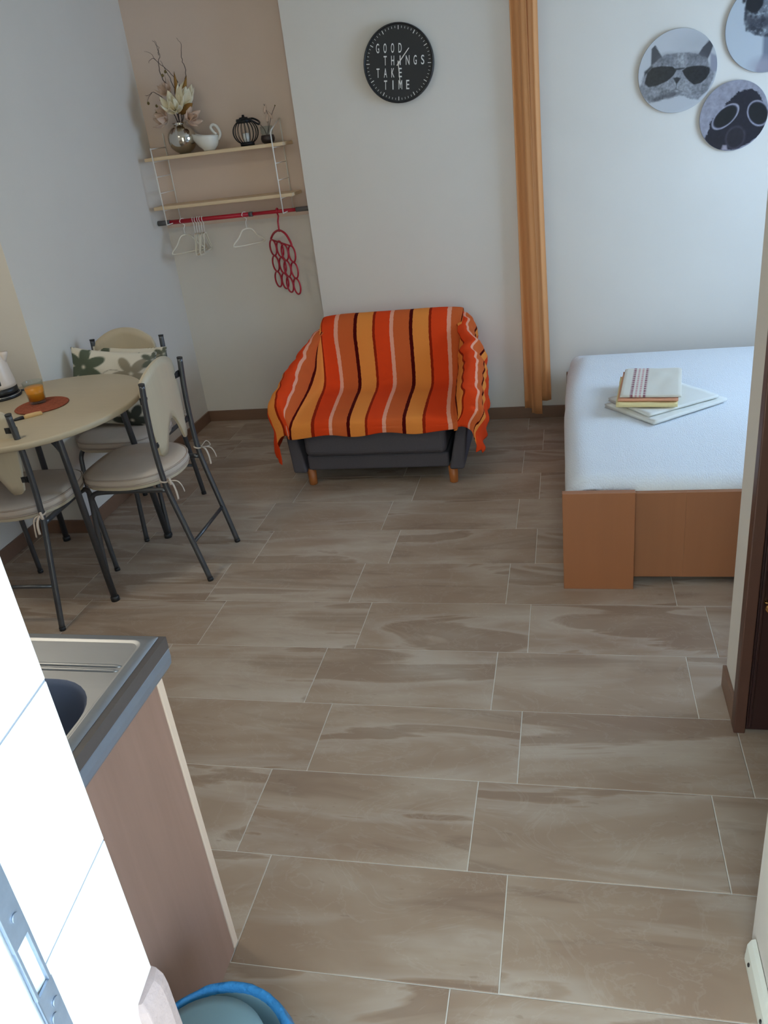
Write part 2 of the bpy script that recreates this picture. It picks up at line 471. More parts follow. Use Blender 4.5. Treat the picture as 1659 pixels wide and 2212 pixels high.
# skirting
def skirt(name, a, b, h=0.07):
    return struct(G().box((a[0], a[1], 0), (b[0], b[1], h)).build(name, 'base', bevel=0.002))
skirt('baseboard_left', (XL, JY - 0.011, 0), (XL + 0.011, YA, 0))
skirt('baseboard_alcove', (XL + 0.011, YA - 0.011, 0), (-0.845, YA, 0))
skirt('baseboard_back', (-0.845, YB - 0.011, 0), (2.30, YB, 0))
skirt('baseboard_jog', (JX, JY - 0.011, 0), (XL, JY, 0))
skirt('baseboard_niche', (JX, 0.06, 0), (JX + 0.011, JY - 0.011, 0))
skirt('baseboard_bathroom', (0.975, 0.876, 0), (0.986, 1.05, 0), 0.075)

# front wall with the tiled reveal of the entrance
E0, S0 = (0.079, -0.565), (0.097, -0.702)
fw = G(); fw.prism([(-2.25, -0.565), (-2.25, -0.702), (S0[0] - 0.004, S0[1]), (E0[0] - 0.004, E0[1])], 0, H)
fw.box((0.0, -0.702, 2.12), (0.95, -0.565, H))
fwall = struct(fw.build('wall_front', 'plasterw'))
jn = G(); jn.prism([(E0[0] - 0.003, E0[1]), (S0[0] - 0.003, S0[1]), (S0[0] - 0.0016, S0[1]), (E0[0] - 0.0016, E0[1])], 0.853, 2.12)
jn.build('tile_bed', 'tgrout', fwall)
zs = [0.853, 1.0495, 1.2485, 1.4475, 1.6465, 1.8455, 2.0445, 2.12]
for i in range(7):
    g = G(); e = 0.0014
    g.prism([(E0[0] - 0.002, E0[1] - 0.0005), (S0[0] - 0.002, S0[1]), (S0[0], S0[1]), (E0[0], E0[1] - 0.0005)], zs[i] + (e if i else 0), zs[i + 1] - e)
    g.build('tile', 'tile_w', fwall, bevel=0.0008)
# rough plaster jamb below the tiles
g = G(); n = 8
jl = []
for i, (z, dx, dy) in enumerate(((0, 0, 0), (0.70, 0, 0), (0.82, 0, 0), (0.836, -0.002, 0.001), (0.845, -0.008, 0.004), (0.849, -0.02, 0.01))):
    jl.append([(0.06, -0.56, z), (0.06, -0.612, z), (0.060 + 0.0, -0.616 + dy, z), (0.092 + dx, -0.606 + dy, z), (0.093 + dx, -0.575, z), (0.089 + dx, -0.56, z)])
g.loops(jl, 0, False)
g.build('plaster_jamb', 'plaster', fwall, bevel=0.003)

# entrance door frame with galvanised strike plate
d2 = struct(G().box((0.02, -0.765, 0), (0.100, -0.703, 2.12)).build('door_2', 'pvc', bevel=0.003))
G().box((0.02, -0.80, 0), (0.112, -0.766, 2.12)).build('frame_stop', 'pvc', d2, bevel=0.003)

# dark bathroom door with a small brass knob
d1 = struct(G().box((1.007, 0.846, 0.006), (1.85, 0.874, 2.03)).build('door_1', 'door', bevel=0.002))
fr = G(); fr.box((0.974, 0.834, 0), (1.004, 0.8755, 2.10)); fr.box((1.852, 0.834, 0), (1.92, 0.8755, 2.10)); fr.box((1.004, 0.834, 2.04), (1.852, 0.8755, 2.10))
fr.build('door_frame', 'frame', d1, bevel=0.003)
g = G(); g.box((1.012, 0.839, 0.02), (1.020, 0.8475, 2.03)); g.build('moulding', 'door', d1, bevel=0.002)
kn = G(); kn.tube([(1.030, 0.846, 0.432), (1.030, 0.822, 0.432)], 0.006, 12)
kn.lathe([(0.0, -0.002), (0.012, 0.0), (0.0125, 0.004), (0.0, 0.004)], (1.030, 0.842, 0.432), 12)
for i in range(1):
    pr = [(0.0145 * math.sin(PI * k / 10), -0.0145 * math.cos(PI * k / 10)) for k in range(11)]
    kn.lathe(pr, (1.030, 0.814, 0.432), 16)
kn.build('door_knob', 'brass', d1)

# ------------------------------------------------------------------ sofa
SX0, SX1 = -0.846, 0.03
sofa = thing('sofa', 'small charcoal fabric sofa with four orange wooden feet, mostly hidden under a striped throw', 'sofa', (-0.408, 3.0, 0))
def loc(o, root): o.location = (-root.location.x, -root.location.y, -root.location.z); return o
def P(g, name, mats, root, **kw): return loc(g.build(name, mats, root, **kw), root)
g = G(); g.box((SX0 + 0.075, 2.575, 0.085), (SX1 - 0.075, 3.30, 0.165)); P(g, 'base', 'sofa', sofa, bevel=0.012, seg=3)
g = G(); g.box((SX0 + 0.078, 2.545, 0.168), (SX1 - 0.078, 3.10, 0.338)); P(g, 'seat', 'sofa', sofa, bevel=0.03, seg=4)
for sx in (-1, 1):
    g = G(); cx = -0.408
    def X(d): return cx + sx * d
    a, b = 0.365, 0.438
    lo = [(X(a), 2.552, 0.08), (X(b), 2.552, 0.08), (X(b), 3.38, 0.08), (X(a), 3.38, 0.08)]
    hi = [(X(a + 0.072), 2.60, 0.415), (X(b + 0.036), 2.60, 0.415), (X(b - 0.028), 3.34, 0.545), (X(a + 0.02), 3.34, 0.545)]
    g.loops([lo, hi], 0, False); P(g, 'armrest', 'sofa', sofa, bevel=0.02, seg=4)
g = G(); x0, x1 = SX0 + 0.075, SX1 - 0.075
g.loops([[(x0, 3.10, 0.168), (x1, 3.10, 0.168), (x1, 3.36, 0.168), (x0, 3.36, 0.168)],
         [(x0 + 0.0, 3.225, 0.655), (x1, 3.225, 0.655), (x1, 3.345, 0.655), (x0, 3.345, 0.655)]], 0, False)
P(g, 'backrest', 'sofa', sofa, bevel=0.04, seg=4)
for x, y in ((-0.765, 2.60), (-0.03, 2.592), (-0.765, 3.30), (-0.03, 3.30)):
    g = G(); g.lathe([(0.019, 0.0), (0.0215, 0.004), (0.024, 0.09)], (x, y, 0), 16); P(g, 'leg', 'orange_wood', sofa)

# ------------------------------------------------------------------ throw over the sofa
def catmull(A, per, axis):
    A = np.moveaxis(A, axis, 0); n = len(A); out = []
    for i in range(n - 1):
        p0, p1, p2, p3 = A[max(i - 1, 0)], A[i], A[i + 1], A[min(i + 2, n - 1)]
        for k in range(per):
            t = k / per
            out.append(0.5 * (2 * p1 + (p2 - p0) * t + (2 * p0 - 5 * p1 + 4 * p2 - p3) * t * t + (3 * p1 - p0 - 3 * p2 + p3) * t ** 3))
    out.append(A[-1]); return np.moveaxis(np.array(out), 0, axis)

CX = -0.408
# stations along the throw: centre line (y, z), arm top (dx, y, z), crease (dx, z), hem z
ST = [  # y,    z,    arm_dx, arm_y, arm_z, cr_dx, cr_z, out_dx, hem_z
    (3.405, 0.42, 0.400, 3.405, 0.42, 0.36, 0.42, 0.42, 0.30),
    (3.395, 0.60, 0.398, 3.395, 0.58, 0.36, 0.595, 0.425, 0.32),
    (3.330, 0.695, 0.395, 3.335, 0.665, 0.365, 0.690, 0.44, 0.34),
    (3.265, 0.698, 0.405, 3.26, 0.650, 0.368, 0.690, 0.455, 0.34),
    (3.205, 0.640, 0.430, 3.17, 0.628, 0.366, 0.640, 0.475, 0.33),
    (3.130, 0.500, 0.455, 3.07, 0.600, 0.362, 0.515, 0.500, 0.30),
    (3.060, 0.392, 0.470, 2.97, 0.575, 0.362, 0.420, 0.515, 0.27),
    (2.990, 0.364, 0.482, 2.88, 0.550, 0.366, 0.385, 0.522, 0.25),
    (2.860, 0.366, 0.490, 2.79, 0.525, 0.372, 0.378, 0.522, 0.23),
    (2.720, 0.366, 0.496, 2.69, 0.500, 0.380, 0.372, 0.520, 0.20),
    (2.600, 0.362, 0.500, 2.61, 0.478, 0.388, 0.362, 0.518, 0.19),
    (2.545, 0.350, 0.500, 2.560, 0.455, 0.396, 0.345, 0.512, 0.175),
    (2.528, 0.315, 0.485, 2.538, 0.385, 0.402, 0.315, 0.498, 0.165),
    (2.524, 0.285, 0.470, 2.526, 0.296, 0.402, 0.285, 0.480, 0.155)]
rows = []
for (y, z, ax, ay, az, cdx, cz, od, hz) in ST:
    row = []
    def side(sg):
        ex = 0.012 if sg > 0 else 0.0
        return [(CX + sg * (od + 0.004 + ex), ay + 0.0, hz), (CX + sg * (od + ex * 1.5), ay, hz * 0.45 + az * 0.55 - 0.02), (CX + sg * (ax + 0.015 + ex), ay, az - 0.03),
                (CX + sg * (ax - 0.012), ay, az), (CX + sg * (ax - 0.055), ay * 0.85 + y * 0.15, az * 0.94 + cz * 0.06 - 0.004),
                (CX + sg * (cdx + 0.025), ay * 0.4 + y * 0.6, az * 0.38 + cz * 0.62), (CX + sg * cdx, y, cz)]
    row += side(-1)
    for d in (-0.27, -0.13, 0.0, 0.13, 0.27): row.append((CX + d, y, z))
    row += side(1)[::-1]
    rows.append(row)
A = np.array(rows)
# u coordinate (metres across the cloth) for every column, fixed along the cloth
left_u = [-1.00, -0.84, -0.69, -0.61, -0.545, -0.445, -0.365]
U = left_u + [-0.27, -0.13, 0.0, 0.13, 0.27] + [-u for u in left_u[::-1]]
U = np.array(U)
A = catmull(catmull(A, 6, 0), 9, 1)
Uf = catmull(U, 9, 0)
nr, nc = A.shape[:2]
for i in range(nr):
    for j in range(nc):
        p = Vector(A[i, j]); w = min(1.0, max(0.0, (abs(Uf[j]) - 0.36) / 0.2))
        right = 1.0 if Uf[j] > 0 else 0.55
        q = noise.noise(Vector((p.x * 9, p.y * 6, p.z * 9)) + Vector((3, 7, 1))) * 0.010 * w * right + noise.noise(p * 26) * 0.004 * w
        fold = (noise.noise(Vector((p.y * 13 + p.z * 9, 5 if p.x > CX else 11, p.z * 4))) * 0.026 + math.sin(p.y * 31 + p.z * 24) * 0.003) * w * right * (1 if abs(Uf[j]) > 0.5 else 0.4)
        q += noise.noise(p * 7) * 0.002
        sg = 1 if p.x > CX else -1
        A[i, j] += np.array((sg * (q + fold) * (0.9 if w > 0.3 else 0.0), 0, abs(q) * 0.8 + 0.003))
        if i > nr - 8: A[i, j, 2] += 0.008 * math.sin(Uf[j] * 21) + 0.012 * (Uf[j] + 0.1)
g = G(); g.grid(A.tolist())
th = g.build('throw_blanket', 'throw', solid=0.004)
tag(th, 'orange, yellow and maroon striped cotton throw spread over the charcoal sofa', 'blanket')
uvl = th.data.uv_layers.new(name='UVMap')
# arc length along the cloth for the second coordinate
vl = np.concatenate([[0], np.cumsum(np.linalg.norm(np.diff(A[:, nc // 2], axis=0), axis=1))])
co = {}
flat = A.reshape(-1, 3)
keyed = {(round(p[0], 5), round(p[1], 5), round(p[2], 5)): k for k, p in enumerate(flat)}
v_cr = vl[6 * 6]; v_fr = vl[11 * 6]
def u_at(k):
    u, v = Uf[k % nc], vl[k // nc]
    pr = min(1.0, max(0.0, (v - v_cr + 0.25) / (v_fr - v_cr + 0.25)))
    return u - pr * min(0.125, max(0.030, 0.065 - 0.16 * u if u < 0 else 0.065 - 0.08 * u))
for lp in th.data.loops:
    c = th.data.vertices[lp.vertex_index].co
    k = keyed.get((round(c.x, 5), round(c.y, 5), round(c.z, 5)))
    if k is None: k = int(np.argmin(((flat - np.array(c)) ** 2).sum(1)))
    uvl.data[lp.index].uv = (u_at(k), vl[k // nc])

# ------------------------------------------------------------------ oval dining table
TX, TY, TZ = -1.528, 1.705, 0.77
tab = thing('dining_table', 'oval dining table with a pale speckled top and grey tube legs beside the left wall', 'table', (TX, TY, 0))
def oval(k=1.0, n=72):
    out = []
    for i in range(n):
        t = 2 * PI * i / n; c, s = math.cos(t), math.sin(t)
        a = 0.373 if c > 0 else 0.468
        out.append((a * c * k if True else 0, 0.453 * s * k))
    return out
def ring_at(z, ins):
    o = oval(); res = []
    for x, y in o:
        r = math.hypot(x, y); res.append((x * (r - ins) / r, y * (r - ins) / r, z))
    return res
g = G(); g.loops([ring_at(TZ - 0.024, 0.006), ring_at(TZ - 0.020, 0.001), ring_at(TZ - 0.006, 0.0), ring_at(TZ - 0.001, 0.003), ring_at(TZ, 0.008)])
g.build('tabletop', 'table', tab)
for fx, fy, tx, ty in ((0.220, -0.226, 0.165, -0.20), (0.203, 0.322, 0.165, 0.27), (-0.325, 0.30, -0.28, 0.25), (-0.325, -0.226, -0.28, -0.20)):
    g = G(); g.tube([(fx, fy, 0.012), (tx, ty, 0.72), (tx, ty, TZ - 0.023)], 0.0135, 14)
    lg = g.build('leg', 'steel_tube', tab)
    g = G(); g.lathe([(0.018, 0.0), (0.018, 0.016), (0.0145, 0.022)], (fx, fy, 0), 14); g.build('foot_cap', 'dark_metal', lg)
for s in (-1, 1):
    y0 = -0.20 if s < 0 else 0.27
    g = G()
    g.tube(spline([(0.172, y0, 0.64), (0.13, y0 * 0.97, 0.70), (0.06, y0 * 0.95, 0.735), (-0.05, y0 * 0.95, 0.738), (-0.17, y0 * 0.95, 0.735), (-0.24, y0 * 0.97, 0.70), (-0.284, y0, 0.64)], 5), 0.010, 10)
    g.build('brace', 'steel_tube', tab)
g = G(); g.tube([(-0.05, -0.19, 0.733), (-0.05, 0.256, 0.733)], 0.010, 10); g.build('rail', 'steel_tube', tab)

# ------------------------------------------------------------------ chairs
def D_outline(w, y0, y1, n=40, corner=0.05):
    """seat plan: nearly straight front edge at y1, rounded rear at y0"""
    pts = []
    for i in range(n):
        t = 2 * PI * i / n
        c, s = math.cos(t), math.sin(t)
        e = 3.6 if s > 0 else 2.15
        r = (abs(c) ** e + abs(s) ** e) ** (-1 / e)
        yc = 0.05
        pts.append((w * c * r * (1.0 - 0.04 * max(0, s)), yc + (y1 - yc) * s * r if s > 0 else yc + (yc - y0) * s * r))
    return pts
def inset(out, d):
    cx = sum(p[0] for p in out) / len(out); cy = sum(p[1] for p in out) / len(out); res = []
    for x, y in out:
        r = math.hypot(x - cx, y - cy); k = (r - d) / r; res.append((cx + (x - cx) * k, cy + (y - cy) * k))
    return res

def make_chair(label, loc, rz):
    root = thing('dining_chair', label, 'chair', loc, rz, 'dining chairs round the oval table')
    for s in (-1, 1):
        g = G(); g.tube(spline([(s * 0.170, -0.232, 0.008), (s * 0.173, -0.190, 0.21), (s * 0.176, -0.152, 0.385), (s * 0.178, -0.139, 0.47), (s * 0.180, -0.134, 0.60), (s * 0.181, -0.138, 0.74), (s * 0.181, -0.148, 0.862)], 6), 0.0115, 14)
        lg = g.build('rear_leg', 'steel_tube', root)
        g = G(); g.tube([(s * 0.181, -0.1475, 0.8625), (s * 0.181, -0.1482, 0.868)], 0.0122, 14)
        g.build('end_cap', 'dark_metal', lg)
        g = G(); g.tube([(s * 0.170, -0.2325, 0.0), (s * 0.170, -0.2305, 0.014)], 0.0125, 14); g.build('foot_cap', 'dark_metal', lg)
        g = G(); g.tube(spline([(s * 0.188, 0.228, 0.008), (s * 0.184, 0.214, 0.25), (s * 0.181, 0.205, 0.365), (s * 0.180, 0.195, 0.405), (s * 0.180, 0.160, 0.424), (s * 0.178, 0.05, 0.427), (s * 0.176, -0.138, 0.427)], 6), 0.0105, 14)
        fl = g.build('front_leg', 'steel_tube', root)
        g = G(); g.tube([(s * 0.188, 0.228, 0.0), (s * 0.188, 0.2275, 0.014)], 0.0118, 14); g.build('foot_cap', 'dark_metal', fl)
        for z in (0.80, 0.605):
            g = G(); g.box((s * 0.172 - 0.013, -0.131, z - 0.013), (s * 0.172 + 0.013, -0.126, z + 0.013))
            g.box((s * 0.150 - 0.017, -0.131, z - 0.011), (s * 0.150 + 0.017, -0.126, z + 0.011))
            g.tube([(s * 0.146, -0.136, z), (s * 0.146, -0.122, z)], 0.007, 10)
            g.build('bracket', 'dark_metal', root)
        # ties of the cushion knotted round the posts
        g = G(); z = 0.468
        ring = [(s * 0.1785 + 0.0145 * math.cos(2 * PI * k / 12), -0.1385 + 0.0145 * math.sin(2 * PI * k / 12), z + 0.004 * math.sin(2 * PI * k / 12)) for k in range(12)]
        g.tube(ring, 0.0035, 6, closed=True)
        for dx, dy, dz in ((0.012, -0.050, -0.055), (-0.014, -0.034, -0.075)):
            x0, y0 = s * 0.1785, -0.154
            g.tube(spline([(x0, y0, z), (x0 + dx * 0.8, y0 + dy * 0.7, z - 0.006), (x0 + dx, y0 + dy, z + dz * 0.5), (x0 + dx * 1.2, y0 + dy * 1.1, z + dz)], 4), 0.005, 6, flat=0.4)
        g.tube(spline([(x0, y0, z), (x0 + s * 0.02, y0 - 0.02, z + 0.02), (x0 + s * 0.03, y0 - 0.03, z - 0.004), (x0, y0 - 0.004, z - 0.002)], 4), 0.0045, 6, flat=0.4)
        g.build('tie', 'cushion', root)
    g = G(); g.tube([(-0.1725, -0.196, 0.18), (0.1725, -0.196, 0.18)], 0.0075, 10); g.build('stretcher', 'steel_tube', root)
    g = G(); g.tube([(-0.180, 0.15, 0.424), (0.180, 0.15, 0.424)], 0.008, 10); g.build('stretcher', 'steel_tube', root)
    # moulded back panel with an arched top and a notch between two pointed feet
    g = G(); n = 24; F = []; B = []
    for j in range(n + 1):
        q = -1 + 2 * j / n; x = 0.158 * q; a = abs(x)
        zt = 0.915 - 0.062 * (abs(q) ** 2.2) - (0.02 if abs(q) > 0.99 else 0)
        if a < 0.086: zb = 0.675 - 0.125 * (a / 0.086) ** 1.7
        elif a < 0.128: zb = 0.548
        else: zb = 0.548 + 0.20 * ((a - 0.128) / 0.030) ** 1.3
        yy = -0.125 - 0.022 * (1 - q * q)
        F.append((x, yy, zb, zt)); 
    m = 8; fr, bk = [], []
    for x, yy, zb, zt in F:
        fr.append([(x, yy + 0.011, zb + (zt - zb) * k / m) for k in range(m + 1)]); bk.append([(x, yy, zb + (zt - zb) * k / m) for k in range(m + 1)])
    g.grid(fr); g.grid(bk)
    for k in (0, m): g.grid([[f[k] for f in fr], [b[k] for b in bk]], smooth=False)
    for j in (0, n): g.grid([fr[j], bk[j]], smooth=False)
    g.build('back_panel', 'ply', root)
    o = D_outline(0.200, -0.145, 0.245)
    g = G(); g.prism(o, 0.437, 0.452); g.build('seat', 'ply', root, bevel=0.004)
    o = D_outline(0.207, -0.150, 0.252)
    def lp(d, z): return [(x, y, z) for x, y in inset(o, d)]
    g = G(); g.loops([lp(0.02, 0.4525), lp(0.004, 0.456), lp(0.0, 0.468), lp(0.002, 0.482), lp(0.012, 0.491), lp(0.04, 0.496), lp(0.10, 0.498), lp(0.16, 0.4985)])
    cu = g.build('cushion', 'cushion', root)
    for z, d in ((0.4565, 0.002), (0.4845, 0.002)):
        g = G(); g.tube(lp(d, z), 0.0034, 6, closed=True); g.build('piping', 'piping', cu)
    return root
chR = make_chair('beige dining chair seen from behind at the right of the table, nearest the sofa', (-1.184, 1.805, 0), PI / 2 + 0.02)
chL = copy_tree(chR); chL.location = (-1.603, 1.482, 0); chL.rotation_euler = (0, 0, math.radians(3.0))
chL['label'] = 'beige dining chair cut off by the left edge, at the near side of the table'
chB = copy_tree(chR); chB.location = (-1.512, 2.272, 0); chB.rotation_euler = (0, 0, PI)
chB['label'] = 'beige dining chair in the corner beyond the table, facing us with leaf-print pillows on it'

# ------------------------------------------------------------------ printed cloth helpers
def smooth(d, w): return np.clip(0.5 - d / (2 * w), 0, 1)
def seg_poly(u, v, pts):
    """signed distance to polygon (negative inside)"""
    pts = np.array(pts, float); n = len(pts); d = np.full(u.shape, 1e9); ins = np.zeros(u.shape, bool)
    for i in range(n):
        a, b = pts[i], pts[(i + 1) % n]; e = b - a
        w0, w1 = u - a[0], v - a[1]
        t = np.clip((w0 * e[0] + w1 * e[1]) / (e @ e + 1e-12), 0, 1)
        d = np.minimum(d, (w0 - e[0] * t) ** 2 + (w1 - e[1] * t) ** 2)
        c = ((a[1] > v) != (b[1] > v)) & (u < (b[0] - a[0]) * (v - a[1]) / (b[1] - a[1] + 1e-12) + a[0])
        ins ^= c
    d = np.sqrt(d); return np.where(ins, -d, d)
def seg_ell(u, v, cx, cy, a, b, rot=0.0):
    c, s = math.cos(rot), math.sin(rot); x, y = (u - cx) * c + (v - cy) * s, -(u - cx) * s + (v - cy) * c
    return (np.sqrt((x / a) ** 2 + (y / b) ** 2) - 1) * min(a, b)
def lay(img, mask, rgb): 
    c = np.array(s2l(rgb)); return img * (1 - mask[..., None]) + c * mask[..., None]
def fbm(u, v, sc, seed, oct=3):
    out = np.empty(u.shape); f = out.ravel()
    for i, (a, b) in enumerate(zip(u.ravel(), v.ravel())): f[i] = noise.fractal(Vector((a * sc, b * sc, seed)), 0.8, 2.0, oct)
    return out

def leaf_print(u, v, seed):
    img = np.ones(u.shape + (3,)) * np.array(s2l((214, 206, 190)))
    rnd = random.Random(seed)
    def motif(cx, cy, r, k, rgb, rot):
        nonlocal img
        for i in range(k):
            t = rot + 2 * PI * i / k
            d = seg_ell(u, v, cx + 0.58 * r * math.cos(t), cy + 0.58 * r * math.sin(t), 0.50 * r, 0.26 * r, t)
            img = lay(img, smooth(d, 0.012), rgb)
    motif(-0.62, 0.52, 0.52, 6, (84, 92, 76), 0.5)
    motif(0.50, 0.42, 0.46, 5, (146, 136, 118), 0.9)
    motif(0.95, 0.80, 0.26, 5, (96, 98, 84), 0.2)
    
    motif(-0.65, -0.72, 0.42, 6, (150, 140, 122), 0.3)
    motif(0.48, -0.80, 0.44, 6, (62, 64, 56), 0.1)
    for cx, cy, r in ((0.1, 0.2, 0.3), (-0.2, -0.4, 0.26)):
        d = np.abs(np.hypot(u - cx, v - cy) - r) - 0.008
        img = lay(img, smooth(d, 0.01) * (np.arctan2(v - cy, u - cx) > 0.2), (140, 130, 114))
    return img
def pillow(name, label, w, h, th, M4, seed, group=None):
    n = 72; q = np.linspace(-1, 1, n); u, v = np.meshgrid(q, q)
    e = 0.5 * th * (np.clip(1 - np.abs(u) ** 2.6, 0, 1) * np.clip(1 - np.abs(v) ** 2.6, 0, 1)) ** 0.55
    pin = 1 - 0.07 * (1 - np.abs(v) ** 2) * np.abs(u) ** 3; pin2 = 1 - 0.07 * (1 - np.abs(u) ** 2) * np.abs(v) ** 3
    x = u * w / 2 * pin; z = v * h / 2 * pin2
    wr = np.array([[noise.noise(Vector((a * 2.2, b * 2.2, seed))) for a in q] for b in q]) * 0.010
    g = G(); cols = []
    for sg in (1, -1):
        g.grid(np.stack([x, -sg * (e + wr * (e > 0.01)), z], -1).tolist())
        cols.append(leaf_print(u * sg, v, seed).reshape(-1, 3))
    # build without merging so the print stays in step, then weld
    me = bpy.data.meshes.new(name); me.from_pydata(g.v, [], g.f); me.polygons.foreach_set('use_smooth', g.sm); me.update()
    me.materials.append(M['print_cloth'])
    o = bpy.data.objects.new(name, me); COL.objects.link(o)
    c = np.concatenate(cols); set_print(o, np.c_[c, np.ones(len(c))])
    bm = bmesh.new(); bm.from_mesh(me); bmesh.ops.remove_doubles(bm, verts=bm.verts, dist=1e-5); bmesh.ops.recalc_face_normals(bm, faces=bm.faces); bm.to_mesh(me); bm.free()
    o.matrix_world = M4
    tag(o, label, 'pillow', group)
    return o
def mat4(loc, rx=0, ry=0, rz=0):
    return Matrix.Translation(loc) @ Matrix.Rotation(rz, 4, 'Z') @ Matrix.Rotation(rx, 4, 'X') @ Matrix.Rotation(ry, 4, 'Y')
pillow('throw_pillow', 'front leaf-print pillow with a dark green leaf, on the corner chair behind the table', 0.43, 0.36, 0.10, mat4((-1.545, 2.262, 0.668), math.radians(-14), math.radians(7), 0.05), 1, 'leaf-print pillows on the corner chair')
pillow('throw_pillow', 'rear leaf-print pillow, leaning on the chair back behind the front pillow', 0.40, 0.34, 0.08, mat4((-1.505, 2.362, 0.664), math.radians(-12), math.radians(3), -0.05), 5, 'leaf-print pillows on the corner chair')

# ------------------------------------------------------------------ on the table
def woven(name, loc, r):
    g = G(); prof = [(0.0, 0.0), (r, 0.0), (r + 0.003, 0.003)]
    k = 9; top = []
    for i in range(k * 4 + 1):
        rr = r * (1 - i / (k * 4)); top.append((max(rr, 0.0), 0.005 + 0.0016 * abs(math.sin(PI * i / 4))))
    g.lathe(prof + top, (0, 0, 0), 48, caps=False); return g.build(name, 'plum', loc=loc)
tag(woven('round_placemat', (-1.553, 1.727, TZ + 0.0005), 0.104), 'round red-brown woven placemat under the glass of juice', 'placemat')
gl = thing('drinking_glass', 'low clear glass half full of orange juice on the woven placemat', 'glass', (-1.585, 1.752, TZ + 0.0075))
g = G(); g.lathe([(0.0, 0.0), (0.030, 0.0), (0.033, 0.004), (0.0405, 0.088), (0.0405, 0.0895), (0.0388, 0.0895), (0.0378, 0.087), (0.0312, 0.012), (0.0, 0.010)], (0, 0, 0), 32, caps=False); g.build('tumbler', 'glass', gl)
g = G(); g.lathe([(0.0, 0.0112), (0.0308, 0.0130), (0.0364, 0.067), (0.0, 0.067)], (0, 0, 0), 32, caps=False); g.build('juice', 'juice', gl)
kf = thing('table_knife', 'small knife with a black handle and pale wooden end, lying beside the placemat', 'knife', (-1.537, 1.577, TZ), math.radians(42))
g = G(); g.loops([[(x, -w, 0.0), (x, w, 0.0), (x, w, h), (x, -w, h)] for x, w, h in ((0.0, 0.006, 0.010), (0.01, 0.0085, 0.014), (0.05, 0.0085, 0.014), (0.068, 0.008, 0.012), (0.070, 0.005, 0.008))], 0, True)
g.build('handle_end', 'knife_w', kf, bevel=0.002)
g = G(); g.loops([[(x, -w, 0.0), (x, w, 0.0), (x, w, h), (x, -w, h)] for x, w, h in ((-0.055, 0.002, 0.004), (-0.03, 0.006, 0.010), (-0.002, 0.008, 0.012), (0.0, 0.006, 0.010))], 0, True)
g.build('handle', 'black_plastic', kf, bevel=0.0015)
ke = thing('electric_kettle', 'cream electric kettle on a black base at the left edge behind the placemat', 'kettle', (-1.845, 1.878, TZ))
g = G(); g.lathe([(0.080, 0.0), (0.082, 0.004), (0.080, 0.012), (0.072, 0.018)], (0, 0, 0), 40); g.build('power_base', 'black_plastic', ke)
g = G(); g.tube([(0.079 * math.cos(t), 0.079 * math.sin(t), 0.0125) for t in [2 * PI * k / 40 for k in range(40)]], 0.0016, 6, closed=True); g.build('trim_ring', 'blade', ke)
g = G(); g.lathe([(0.070, 0.019), (0.073, 0.022), (0.072, 0.045)], (0, 0, 0), 40); g.build('skirt', 'black_plastic', ke)
g = G(); g.lathe([(0.072, 0.0455), (0.071, 0.06), (0.064, 0.12), (0.056, 0.175), (0.054, 0.185), (0.050, 0.185), (0.0, 0.178)], (0, 0, 0), 40); 
bd = g.build('body', 'kettle', ke)
g = G(); sp = []
for k, (d, z, w) in enumerate(((0.050, 0.125, 0.006), (0.062, 0.150, 0.014), (0.076, 0.178, 0.018), (0.080, 0.190, 0.015))):
    sp.append([(d * 0.86, -w, z), (d, 0, z - 0.002), (d * 0.86, w, z), (0.045, w, z), (0.045, -w, z)])
g.loops(sp); o = g.build('spout', 'kettle', ke); o.rotation_euler = (0, 0, 0.35)
g = G(); g.tube(spline([(-0.050, 0, 0.172), (-0.085, 0, 0.178), (-0.105, 0, 0.15), (-0.102, 0, 0.09), (-0.075, 0, 0.06)], 6), 0.010, 10, flat=1.3); o = g.build('handle', 'black_plastic', ke); o.rotation_euler = (0, 0, 0.35)
g = G(); g.lathe([(0.050, 0.185), (0.046, 0.193), (0.0, 0.198)], (0, 0, 0), 32); g.build('lid', 'kettle', ke)
g = G(); g.box((-0.006, -0.0715, 0.062), (0.006, -0.062, 0.115)); o = g.build('water_gauge', 'black_plastic', ke, bevel=0.003); o.rotation_euler = (0, 0, 0.75)
g = G(); g.tube(spline([(0.05, 0.05, 0.010), (0.075, 0.085, 0.006), (0.095, 0.10, 0.012), (0.10, 0.115, 0.006), (0.07, 0.115, 0.006)], 5), 0.0045, 8); g.build('cord', 'black_plastic', ke)

# ------------------------------------------------------------------ bed
bed = thing('bed', 'low bed with beech footboard panels and a white textured bedcover beside the pillar', 'bed', (1.2, 2.5, 0))
BX0, BX1 = 0.530, 2.06
P(G().box((0.506, 1.592, 0.0), (0.756, 1.618, 0.395)), 'footboard_panel', 'beech', bed, bevel=0.0015)
P(G().box((0.757, 1.634, 0.03), (0.931, 1.656, 0.372)), 'footboard', 'beechx', bed, bevel=0.0004)
P(G().box((0.9312, 1.634, 0.03), (2.07, 1.656, 0.372)), 'footboard', 'beechx', bed, bevel=0.0004)
P(G().box((0.522, 1.62, 0.06), (0.543, 3.40, 0.25)), 'side_rail', 'beechx', bed, bevel=0.0015)
P(G().box((0.520, 3.41, 0.0), (2.07, 3.432, 0.275)), 'headboard', 'base', bed, bevel=0.0015)
for x, y in ((0.6, 1.70), (2.0, 1.70), (0.6, 3.3), (2.0, 3.3)):
    P(G().box((x - 0.03, y - 0.03, 0), (x + 0.03, y + 0.03, 0.10)), 'leg', 'base', bed, bevel=0.001)
P(G().box((0.545, 1.66, 0.10), (2.05, 3.40, 0.20)), 'slatted_base', 'base', bed)
